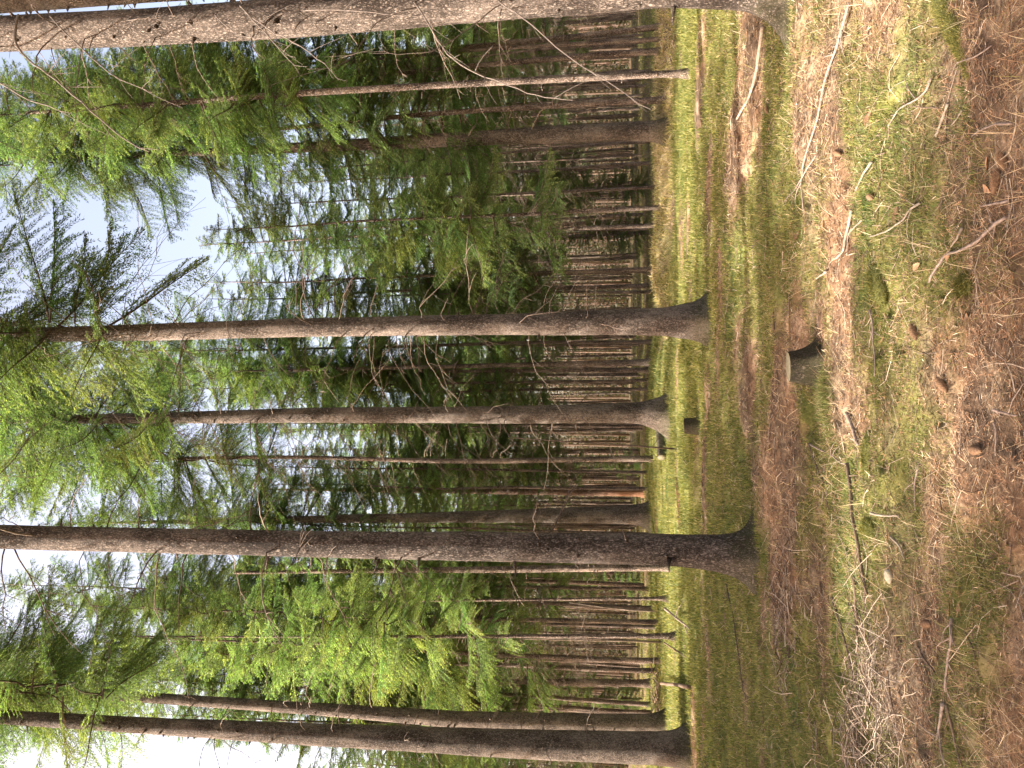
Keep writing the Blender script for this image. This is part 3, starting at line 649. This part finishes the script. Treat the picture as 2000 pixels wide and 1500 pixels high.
rng = np.random.default_rng(77); cnt = 0
GL = 'slim background spruce, one of the dim crowded trunks deep in the forest'
tries = 0
while cnt < 285 and tries < 20000:
    tries += 1
    y_ = math.sqrt(rng.uniform(28.5 ** 2, 66 ** 2)); x_ = rng.uniform(-1, 1) * (.60 * y_ + 2)
    if any((x_ - a) ** 2 + (y_ - b) ** 2 < 1.65 ** 2 for a, b in PLACED): continue
    PLACED.append((x_, y_)); cnt += 1
    r_ = rng.random(); kind = 'pole' if r_ < .78 else ('mid' if r_ < .88 else ('low' if r_ < .94 else 'tall'))
    sc_ = rng.uniform(.85, 1.15) * (.8 if kind == 'tall' else 1)
    stock_tree(kind, x_, y_, rng, GL, group='dim background spruces deep in the forest', scale=sc_, thick=rng.uniform(.55, 1.0))
near = [o for o in C.objects if o.get('group') == 'dim background spruces deep in the forest' and o.location.y < 46 and abs(o.location.x) < .53 * o.location.y]
LM = [(-9.9, 'left picture edge'), (-.462, 'near left trunk'), (-.222, 'thick straight trunk'), (-.039, 'dark hollow trunk'), (.085, 'moss footed trunk'), (.335, 'grey trunk on the bank'), (.50, 'near right trunk'), (9, 'right edge')]
bins = {}
for o in near:
    t_ = o.location.x / o.location.y
    for a in range(len(LM) - 1):
        if LM[a][0] <= t_ < LM[a + 1][0]: bins.setdefault(a, []).append((t_, o))
ORD = ['first', 'second', 'third', 'fourth', 'fifth', 'sixth', 'seventh', 'eighth', 'ninth', 'tenth', 'eleventh', 'twelfth', 'thirteenth', 'fourteenth', 'fifteenth', 'sixteenth', 'seventeenth', 'eighteenth', 'nineteenth', 'twentieth']
for a, L_ in bins.items():
    for q_, (t_, o) in enumerate(sorted(L_, key=lambda v: v[0])):
        if q_ < 20: o['label'] = 'slim background trunk, %s from the %s towards the %s' % (ORD[q_], LM[a][1], LM[a + 1][1])
# unseen trees added outside the view, placed to throw shade onto the floor
for x_, y_, k_ in [(-12.5, 1.6, 'tall'), (-17.5, 2.3, 'tall'), (-22, .4, 'tall'), (-9.5, -1.6, 'tall'), (-18.5, 4.3, 'mid'), (-15, 6.3, 'mid'), (-7.2, 7.2, 'little'), (-13.5, 6.9, 'mid'), (-20.5, 9.8, 'tall'), (-12.5, 15.0, 'low'), (-14, 11.8, 'mid'), (-26, 2.6, 'tall'), (-15, -3, 'tall'), (-12.5, 8.4, 'low'), (-9.5, 10.6, 'low'), (-8.5, 13.2, 'low'), (-26, 7.4, 'tall'),
                   (-24, 9.6, 'mid'), (-29, 12.5, 'tall'), (-24, 24.8, 'tall'), (-19, 26, 'mid'), (-33, 8, 'tall'), (-36, 20, 'mid'), (-22, 30, 'tall')]:
    y_ = y_ + x_ * .25
    PLACED.append((x_, y_))
    stock_tree('low' if k_ == 'little' else k_, x_, y_, rng, 'unseen spruce added outside the left edge of the view for shade', group='added shade spruces beyond the left edge', scale=.7 if k_ == 'little' else rng.uniform(.85, 1.05), thick=rng.uniform(.9, 1.5), sk=False)
for x_, y_ in [(7.5, 4), (11, 9), (14, 15), (10, 1), (17, 22), (20, 29), (3, -5), (-3, -6)]:
    stock_tree('tall', x_, y_, rng, 'unseen spruce added outside the right edge of the view for shade', group='added shade spruces beyond the right edge', scale=rng.uniform(.85, 1.0), thick=1.2, sk=False)

def distant_wood():
    rng = np.random.default_rng(9); T = Tubes(); n = 1000
    for _ in range(n):
        y_ = math.sqrt(rng.uniform(66 ** 2, 125 ** 2)); x_ = rng.uniform(-1, 1) * (.72 * y_); z0 = float(H(x_, y_)) - .1; h = rng.uniform(13, 18)
        T.add([(x_, y_, z0), (x_ + rng.normal(0, .1), y_, z0 + h * .5), (x_ + rng.normal(0, .2), y_, z0 + h)], [.11, .08, .02], 5, cap=False, col=(.22, .16, .13))
    V1 = np.concatenate(T.V); Q1 = np.concatenate(T.Q); C1 = np.concatenate(T.c)
    m = 260000; y_ = np.sqrt(rng.uniform(72 ** 2, 135 ** 2, m)); x_ = rng.uniform(-1, 1, m) * .75 * y_
    tx = np.round(x_ / 2.6) * 2.6 + rng.normal(0, .9, m); ty = np.round(y_ / 2.6) * 2.6 + rng.normal(0, .9, m)
    z = rng.uniform(0, 1, m) ** 1.7 * 16.5 - .2; f = 1 - z / 17.5; tx = np.round(x_ / 2.6) * 2.6 + (tx - np.round(x_ / 2.6) * 2.6) * (f * 1.2 + .15)
    p = np.stack([tx, ty, z], 1); d = rng.normal(0, 1, (m, 3)); d[:, 2] = -abs(d[:, 2]) * .6; d /= np.linalg.norm(d, axis=1)[:, None]
    w = np.cross(d, rng.normal(0, 1, (m, 3))); w /= np.linalg.norm(w, axis=1)[:, None]; L = rng.uniform(.25, .55, m)[:, None]
    V2 = np.stack([p, p + d * L * .5 + w * L * .25, p + d * L, p + d * L * .5 - w * L * .25], 1).reshape(-1, 3)
    C2 = np.repeat(np.array([.05, .048, .027]) * rng.uniform(.6, 1.4, (m, 1)), 4, 0)
    F2 = np.arange(len(V2)).reshape(-1, 4) + len(V1)
    tag(mesh('distant_wood', np.concatenate([V1, V2]), [np.concatenate([Q1, F2])], [M_leaf], col=np.concatenate([C1, C2])), 'dark far off mass of spruce wood closing the view', 'wood', kind='stuff')
distant_wood()

# ------------------------------------------------------------------ sticks, stumps, cones
def stick(label, pts, w, m, name='fallen_branch', cat='branch', twigs=0, lift=.006, taper=.5, offs=None):
    rng = np.random.default_rng(int(pts[0][0] * 7 + pts[0][1]))
    P = np.array([ground(px, py, 0) for px, py in pts]); r = w * .8 / 2 / F * depth(P.mean(0))
    n_ = len(P); t0 = np.linspace(0, 1, n_); t1 = np.linspace(0, 1, max(9, n_ * 4)); Q = np.column_stack([np.interp(t1, t0, P[:, c]) for c in range(3)])
    for _ in range(3): Q[1:-1] = (Q[:-2] + 2 * Q[1:-1] + Q[2:]) / 4
    Lh = np.linalg.norm(P[-1] - P[0]); Q[1:-1, :2] += np.cumsum(rng.normal(0, .0012 + .0012 * Lh, (len(Q) - 2, 2)), 0)
    zz = H(Q[:, 0], Q[:, 1]) + r + lift; K = 5; pad = np.pad(zz, K, 'reflect', reflect_type='odd')
    sm = np.array([pad[i:i + 2 * K + 1].mean() for i in range(len(zz))]); zz = sm + np.clip((zz - sm).max(), 0, .02) * .8; Q[:, 2] = zz + (np.interp(t1, np.linspace(0, 1, len(offs)), offs) if offs else 0)
    B = Q[0].copy(); Q = Q - B; rad = np.linspace(r, r * taper, len(Q)) * (1 + rng.normal(0, .07, len(Q)))
    T = Tubes(); T.add(Q, rad, 9)
    for _ in range(twigs):
        i0 = rng.integers(1, len(Q) - 1); d = Q[min(i0 + 1, len(Q) - 1)] - Q[i0 - 1]; d /= np.linalg.norm(d) + 1e-6
        lat = np.array([-d[1], d[0], 0]) * rng.choice([-1, 1]); v = d * .6 + lat * rng.uniform(.4, 1) + np.array([0, 0, rng.uniform(.0, .4)]); l = rng.uniform(.05, .28) * max(1, Lh * .6)
        t = np.linspace(0, 1, 4)[:, None]; T.add(Q[i0] + v * l * t + np.array([0, 0, -.35]) * l * t ** 2, np.array([.5, .4, .3, .2]) * r, 5, cap=False)
    o = T.build(name, [m]); o.location = B; return tag(o, label, cat)

stick('bleached thick curved branch lying in moss beside the near right trunk', [(1497, 52), (1490, 112), (1482, 155), (1466, 196), (1446, 232)], 9, M_pale, taper=.6)
stick('long thin grey branch slanting across the floor on the right', [(1668, 5), (1645, 80), (1622, 150), (1604, 235), (1580, 310), (1569, 345), (1577, 412)], 7, M_grey, twigs=9)
stick('forked grey twig end beside the long thin grey branch', [(1601, 303), (1578, 340), (1556, 372), (1536, 395)], 4, M_grey)
stick('pale broken stick in the bright strip, nearer the grey branch', [(1712, 316), (1697, 338), (1680, 372)], 7, M_pale)
stick('pale long stick in the bright strip pointing to the stump', [(1672, 410), (1663, 455), (1650, 490), (1640, 505)], 7, M_pale, taper=.7)
stick('pale splinter crossing the long pale stick', [(1690, 430), (1668, 455), (1660, 500)], 4, M_pale)
stick('short pale chip of wood at the end of the bright strip', [(1620, 530), (1600, 545)], 6, M_pale)
stick('bent pale twig ending beside the mossy root', [(1826, 152), (1818, 178), (1790, 200), (1765, 212), (1742, 246)], 6, M_grey, twigs=2)
stick('straight dark twig pointing at the bent pale twig', [(1843, 210), (1812, 209), (1785, 208)], 5, M_brownstick)
stick('short straight pale stick below the bent pale twig', [(1857, 202), (1846, 232), (1833, 265)], 7, M_pale, taper=.9)
stick('small pale splinter next to the short straight stick', [(1884, 215), (1862, 245)], 5, M_pale)
stick('pale bent stick at the bottom right floor', [(1984, 241), (1952, 242), (1928, 252), (1905, 267)], 7, M_grey)
stick('thin arching root twig over orange needles', [(1950, 88), (1918, 110), (1895, 122), (1868, 150)], 4, M_grey, offs=[0, .02, .02, 0])
stick('long whitish stick slanting in the lower right foreground', [(1976, 424), (1946, 446), (1915, 475), (1890, 495), (1858, 502), (1842, 525), (1824, 552)], 8, M_grey, twigs=2, taper=.8)
stick('short whitish stick above the long whitish stick', [(1890, 445), (1880, 462), (1868, 482)], 7, M_pale)
stick('stubby pale stick beside a dark hole on the lower right', [(1976, 392), (1950, 396), (1922, 402)], 8, M_grey)
stick('light brown bowed stick between two moss patches', [(1806, 396), (1786, 406), (1775, 425), (1748, 448), (1705, 462)], 6, M_pale, twigs=2)
stick('thin brown twig running towards the stump', [(1546, 575), (1544, 620), (1547, 695)], 4, M_brownstick)
stick('slender straight twig lying across moss below the stump', [(1708, 605), (1714, 660), (1718, 735)], 5, M_grey, twigs=3)
stick('brown peeled stick poking out past the stump base', [(1660, 806), (1672, 832), (1682, 868)], 9, M_grey, taper=.8)
stick('long dark branch curving through the sunlit strip on the left', [(1664, 905), (1669, 960), (1676, 1010), (1686, 1060), (1693, 1110), (1703, 1160)], 9, M_brownstick, twigs=6, taper=.7)
stick('dark straight branch continuing left of the long curving branch', [(1675, 1126), (1680, 1190), (1686, 1282)], 8, M_brownstick, twigs=3)
stick('brown branch above the sunlit strip on the left', [(1634, 1168), (1648, 1215), (1662, 1260), (1684, 1350)], 8, M_brownstick, twigs=4)
stick('white curved stick like a rib near the hollow log', [(1714, 1002), (1728, 1009), (1745, 1012), (1766, 1012)], 7, M_pale, offs=[.015, .02, .01, 0])
stick('pale bent twig beside the pale wood chunk', [(1744, 1048), (1758, 1064), (1765, 1080), (1772, 1096)], 6, M_pale)
stick('dark twig pair on grass right of the sunlit strip, longer one', [(1585, 866), (1594, 900), (1615, 944)], 5, M_brownstick, twigs=3)
stick('pale twig crossing brown needles below the sunlit grass', [(1590, 868), (1620, 885), (1660, 906)], 5, M_grey, twigs=2)
stick('very long thin twig arching over green grass on the left', [(1426, 1142), (1435, 1200), (1446, 1250), (1452, 1300), (1460, 1352)], 4, M_twig_dark, twigs=4, lift=.02)
stick('thick dark stick leaning on the bank left of the trunks', [(1326, 1190), (1338, 1210), (1352, 1228)], 7, M_grey, twigs=2, offs=[.25, .12, 0])
stick('dark stick propped beside the slender twin stem', [(1319, 1257), (1332, 1270), (1346, 1284)], 5, M_brownstick, offs=[.2, .1, 0])
stick('short dark log end standing near the near left trunk', [(1308, 1336), (1330, 1339), (1352, 1342)], 9, M_brownstick, offs=[.15, .1, 0], taper=.9)
stick('bleached vertical splinter of branch in shade right of the left brush', [(1800, 908), (1795, 945), (1794, 996)], 6, M_grey, twigs=1)
stick('grey branch in the lower left shade, longest there', [(1868, 1208), (1864, 1260), (1860, 1300), (1856, 1352)], 8, M_grey, twigs=5)
stick('grey forked branch arm below the longest grey branch', [(1851, 1374), (1846, 1410), (1838, 1446)], 9, M_grey, twigs=2)
stick('reddish branch beside the grey forked arm at the lower left', [(1856, 1376), (1868, 1420), (1876, 1455), (1888, 1498)], 8, M_brownstick, twigs=3)
stick('black rotten stick above the longest grey branch', [(1798, 1264), (1812, 1288), (1832, 1316)], 7, M_brownstick)
stick('thin stick laid against the foot of the thick straight trunk', [(1473, 1060), (1477, 1100), (1481, 1134), (1467, 1162)], 4, M_grey, lift=.02)
stick('pale twig with side shoots near the bottom centre', [(1952, 800), (1970, 805), (1999, 812)], 8, M_grey, twigs=2)
stick('dim pale twig left of the bottom centre twig', [(1947, 825), (1952, 850), (1950, 890)], 5, M_grey)
stick('pale stick poking up from the near left brush pile', [(1658, 1450), (1690, 1472), (1712, 1499)], 4, M_pale, offs=[.06, .03, 0])
stick('curled pale stick in the near left brush pile', [(1665, 1490), (1672, 1470), (1680, 1460), (1684, 1420), (1696, 1412)], 4, M_pale, offs=[.02, .05, .06, .04, .01])
stick('light stick slanting over the brush pile towards dark moss', [(1698, 1352), (1722, 1376), (1730, 1390)], 4, M_pale, offs=[.06, .04, .01])
stick('straight light stick at the top of the brush pile', [(1728, 1302), (1748, 1326), (1765, 1334)], 4, M_pale, offs=[.07, .04, .01])
stick('rust coloured stick tip in the dark lower left corner', [(1890, 1232), (1905, 1260), (1912, 1290)], 5, M_brownstick)

def stump(label, px, py, r, h, seed, mossy=True, cutm=None, flare=.6, lean=(0, 0)):
    B = ground(px, py); e = empty('tree_stump', tuple(B)); S = 40; rng = np.random.default_rng(seed)
    th = np.arange(S) * 2 * PI / S; zz = np.array([-.25, -.12, -.04, .0, .03, .06, .1, .14, .18, .24, .3, 1]); zz = np.append(zz[zz < h - .02], h)
    lob = sum(.5 * np.exp(-(((th - a + PI) % (2 * PI) - PI) / .38) ** 2) * am for a, am in zip(rng.uniform(0, 6.28, 5), rng.uniform(.4, 1.3, 5)))
    rings = []
    for z in zz:
        rr = r * (1 + flare * np.exp(-max(z, -.1) / .09) * (.35 + lob) + .08 * (fbm(th * 2, z * 6 + 0 * th, seed, 3) - .5))
        rings.append(np.stack([np.cos(th) * rr + lean[0] * z, np.sin(th) * rr + lean[1] * z, np.full(S, z) + (.10 * r * np.cos(th + 1) if z == h else 0)], 1))
    V = np.concatenate(rings); k = len(zz); i_ = np.arange(k - 1)[:, None] * S; j_ = np.arange(S)[None]; j2 = (j_ + 1) % S
    mesh('bark', V, [np.stack([i_ + j_, i_ + j2, i_ + S + j2, i_ + S + j_], -1).reshape(-1, 4)], [M_stumpbark], e, smooth=True)
    top = rings[-1]; c = top.mean(0); V2 = np.concatenate([top * np.array([1, 1, 1]) * .985 + c * .015 + np.array([0, 0, .001]), (top - c) * .5 + c + np.array([0, 0, .004]), c[None] + np.array([[0, 0, .002]])])
    jj = np.arange(S); q_ = np.stack([jj, (jj + 1) % S, S + (jj + 1) % S, S + jj], 1); t_ = np.stack([S + jj, S + (jj + 1) % S, np.full(S, 2 * S)], 1)
    mesh('cut_face', V2, [q_, t_], [cutm or M_cut], e)
    return tag(e, label, 'tree stump')
stump('low sawn tree stump with pale flat top on the brown floor', 1600, 716, .110, .225, 5, flare=1.2)
def tuft(px, py, n, sp, label):
    P = ground(px, py); x = RNG.normal(P[0], sp, n); y = RNG.normal(P[1], sp * .7, n)
    blades('green_grass', x, y, RNG.uniform(.04, .13, n), RNG.uniform(.002, .0035, n), RNG.uniform(.1, 1.2, n), pick(n, [(.12, .155, .045), (.17, .19, .06), (.30, .26, .12)]), M_grass, .8, 0, label, 'grass')
tuft(1612, 770, 900, .10, 'small grass tuft covering the left foot of the sawn stump')
tuft(1280, 505, 1200, .7, 'long pale green grass tuft beside the bank')
stump('small broken stump in the sunlit strip below the dark hollow trunk', 1364, 832, .14, .26, 6, cutm=M_cut, flare=.3)

def chunk(label, px, py, size, m, name, cat, seed=0, lift=.3, squash=(1, .7, .5)):
    rng = np.random.default_rng(seed); B = ground(px, py); V = []; n1, n2 = 9, 14
    for a in range(n1 + 1):
        ph = PI * a / n1
        for b in range(n2):
            t = 2 * PI * b / n2; r = 1 + .35 * (float(fbm(math.cos(t) * 1.5 + a * .4 + 3, math.sin(t) * 1.5 + seed, seed, 3)) - .5)
            V.append((size * squash[0] * r * math.sin(ph) * math.cos(t), size * squash[1] * r * math.sin(ph) * math.sin(t), size * squash[2] * r * math.cos(ph) + size * squash[2] * lift))
    Q = [(a * n2 + b, a * n2 + (b + 1) % n2, (a + 1) * n2 + (b + 1) % n2, (a + 1) * n2 + b) for a in range(n1) for b in range(n2)]
    o = mesh(name, V, [np.array(Q)], [m], smooth=True); o.location = B; o.rotation_euler[2] = rng.uniform(0, 6)
    if m is M_mossy:
        VA = np.array(V); k = RNG.integers(0, len(Q), 2600); f = RNG.random((2600, 2)); q0 = VA[np.array(Q)[k]]
        P0 = (q0[:, 0] * (1 - f[:, :1]) + q0[:, 1] * f[:, :1]) * (1 - f[:, 1:]) + (q0[:, 3] * (1 - f[:, :1]) + q0[:, 2] * f[:, :1]) * f[:, 1:]
        Nn = P0 / np.array([squash[0] ** 2, squash[1] ** 2, squash[2] ** 2]); Nn /= np.linalg.norm(Nn, axis=1)[:, None]; fringe(o, P0, Nn)
    return tag(o, label, cat)
def fringe(parent, P0, Nn, rr=(.006, .018)):
    n = len(P0); tip = P0 + (Nn + RNG.normal(0, .5, (n, 3))) * RNG.uniform(rr[0], rr[1], n)[:, None]
    sd_ = np.cross(Nn, RNG.normal(0, 1, (n, 3))); sd_ /= np.linalg.norm(sd_, axis=1)[:, None]
    V = np.stack([P0 - sd_ * .0018, P0 + sd_ * .0018, tip], 1).reshape(-1, 3)
    tag(mesh('moss_fringe', V, [np.arange(len(V)).reshape(-1, 3)], [M_moss], parent, col=np.repeat(pick(n, [(.14, .13, .035), (.19, .17, .05), (.08, .09, .022)]), 3, 0)), kind='stuff')
chunk('pale cream chunk of wood in the dark hollow on the left', 1738, 1125, .042, M_stone, 'wood_chunk', 'wood', 3)
chunk('small white pebble on brown needles at the bottom', 1850, 666, .010, M_stone, 'pebble', 'stone', 4)
chunk('grey green mossy hump behind the pale cream chunk', 1700, 1035, .10, M_mossy, 'moss_mound', 'moss mound', 5, .0)
chunk('bright mossy cushion right of the stump strip', 1700, 900, .12, M_mossy, 'moss_mound', 'moss mound', 6, -.2, (1.6, .6, .45))
chunk('dark green moss cushion in the lower centre right', 1712, 555, .09, M_mossy, 'moss_mound', 'moss mound', 7, -.2, (1.6, .8, .5))
chunk('deep green moss cushion at the lower right behind the long whitish stick', 1884, 556, .05, M_mossy, 'moss_mound', 'moss mound', 8, -.1, (1.4, 1, .6))

# pale sawn log end in the far clearing
B = ground(1300, 893); e = empty('sawn_log', tuple(B)); e.rotation_euler = (0, 0, math.radians(40))
T = Tubes(); T.add([(0, 0, .10), (.5, 0, .10), (1.0, 0, .11)], [.13, .125, .12], 22, cap=False); T.build('bark', [M_bark], e)
T = Tubes(); T.add([(-.012, 0, .10), (.004, 0, .10)], [.122, .122], 22); T.build('cut_face', [M_cut], e)
tag(e, 'sawn log with bright pale end lying in the far sunny clearing', 'log')

# mossy surface root entering from the right edge in the foreground
P = np.array([ground(1840, -70), ground(1850, 0), ground(1866, 60), ground(1884, 108), ground(1896, 150)]); B = P[0].copy()
T = Tubes(); t1 = np.linspace(0, 4, 16); Q = np.column_stack([np.interp(t1, range(5), P[:, c]) for c in range(3)]); Q[:, 2] -= .02
T.add(Q - B, np.linspace(.095, .02, 16) * (1 + .12 * np.sin(np.arange(16) * 1.9)), 14)
o = T.build('mossy_root', [M_mossy]); o.location = B; tag(o, 'thick mossy root running in from the right edge of the foreground', 'root')
n = 5000; k = RNG.integers(0, 15, n); f = RNG.random(n)[:, None]; base = Q[k] * (1 - f) + Q[k + 1] * f; rr = np.interp(k, range(16), np.linspace(.095, .02, 16))
a = RNG.uniform(-.2, PI + .2, n); ax = (Q[-1] - Q[0]); ax /= np.linalg.norm(ax); nn = np.cross(ax, [0, 0, 1]); nn /= np.linalg.norm(nn)
dirs = np.cos(a)[:, None] * nn + np.sin(a)[:, None] * np.array([0, 0, 1.0]); p0 = base + dirs * rr[:, None] * .97
fringe(o, p0 - B, dirs)

# spruce cones
def cone_mesh():
    V = []; Fq = []; L = .095; n1 = 17
    for a in range(n1):
        f = a / (n1 - 1); R = .017 * math.sin(PI * (f * .86 + .10)) ** .7 + .001
        for b in range(8):
            t = (b + .5 * (a % 2)) * 2 * PI / 8; x0 = L * (f - .5); i0 = len(V)
            for dt, dr, dx in ((-.36, .5, -.004), (.36, .5, -.004), (.30, 1.0, .006), (0, 1.16, .010), (-.30, 1.0, .006)):
                V.append((x0 + dx, math.cos(t + dt) * R * dr, math.sin(t + dt) * R * dr + .014))
            Fq.append(tuple(range(i0, i0 + 5)))
    T = Tubes(); T.add([(L * (f - .5), 0, .014) for f in (0, .2, .5, .8, 1)], [.005, .012, .013, .009, .003], 8)
    nv = len(V); Vt = np.concatenate([np.array(V)] + T.V)
    return mesh('spruce_cone', Vt, [np.array(Fq), np.concatenate(T.Q) + nv, np.concatenate(T.T) + nv], [M_cone], link=False)
cm = cone_mesh()
cones = [(1966, 318, 'grey spruce cone in the lower right beside bent pale stick', .3), (1705, 385, 'dark spruce cone left of the bright strip', 1.2), (1700, 230, 'spruce cone lying near the long thin grey branch', 2.0),
         (1950, 357, 'dark brown spruce cone by the hole on the lower right', .1), (1755, 420, 'spruce cone resting near the light brown bowed stick', 2.5), (1845, 752, 'spruce cone on the bare brown floor at the bottom centre', .9),
         (1912, 880, 'blackish spruce cone left of the bottom centre twigs', 1.6), (1500, 215, 'spruce cone on moss near the bleached curved branch', .5), (1640, 300, 'spruce cone under the long thin grey branch', 1.1),
         (1560, 460, 'spruce cone on brown floor right of the stump', 2.2), (1790, 650, 'spruce cone half sunk in grass below the stump', .7), (1815, 1220, 'spruce cone near the black rotten stick', 1.9)]
for px, py, lb, rz in cones:
    o = bpy.data.objects.new('spruce_cone', cm); C.objects.link(o); o.location = ground(px, py); o.rotation_euler = (.1, RNG.uniform(-.2, .2), rz); o.scale = (1, 1, 1); tag(o, lb, 'cone')
def leaf(px, py, label, seed, s=.03):
    B = ground(px, py); n1 = 10; V = []
    for a in range(n1):
        f = a / (n1 - 1); w = s * .55 * math.sin(PI * f) ** .7 * (1 + .15 * math.sin(a * 5)); cz = .012 + s * .5 * (f - .5) ** 2
        V += [((f - .5) * 2 * s, -w, cz + w * .6), ((f - .5) * 2 * s, 0, cz), ((f - .5) * 2 * s, w, cz + w * .5)]
    Q = [(3 * a + c, 3 * a + c + 1, 3 * a + 4 + c, 3 * a + 3 + c) for a in range(n1 - 1) for c in (0, 1)]
    o = mesh('dry_leaf', V, [np.array(Q)], [M_dleaf], smooth=True); o.location = B; o.rotation_euler = (.3, .2, seed); tag(o, label, 'leaf')
M_dleaf = plain('dry_leaf', (.30, .17, .09), (.50, .31, .19), 50, bump=.001)
for a, (px, py, lb) in enumerate([(1858, 500, 'tan dry leaf lying across the long whitish stick'), (1895, 622, 'light dry leaf at the bottom above the moss'), (1937, 318, 'pale dry leaf next to the grey spruce cone'),
                                  (1935, 365, 'curled dry leaf beside the hole on the lower right'), (1795, 520, 'dry leaf on the moss left of the light brown bowed stick'), (1513, 1265, 'pinkish dry leaf on the left grass'), (1880, 1190, 'dry leaf in the lower left shade')]):
    leaf(px, py, lb, a * 1.3)
print('objects', len(bpy.data.objects), 'placed', len(PLACED))
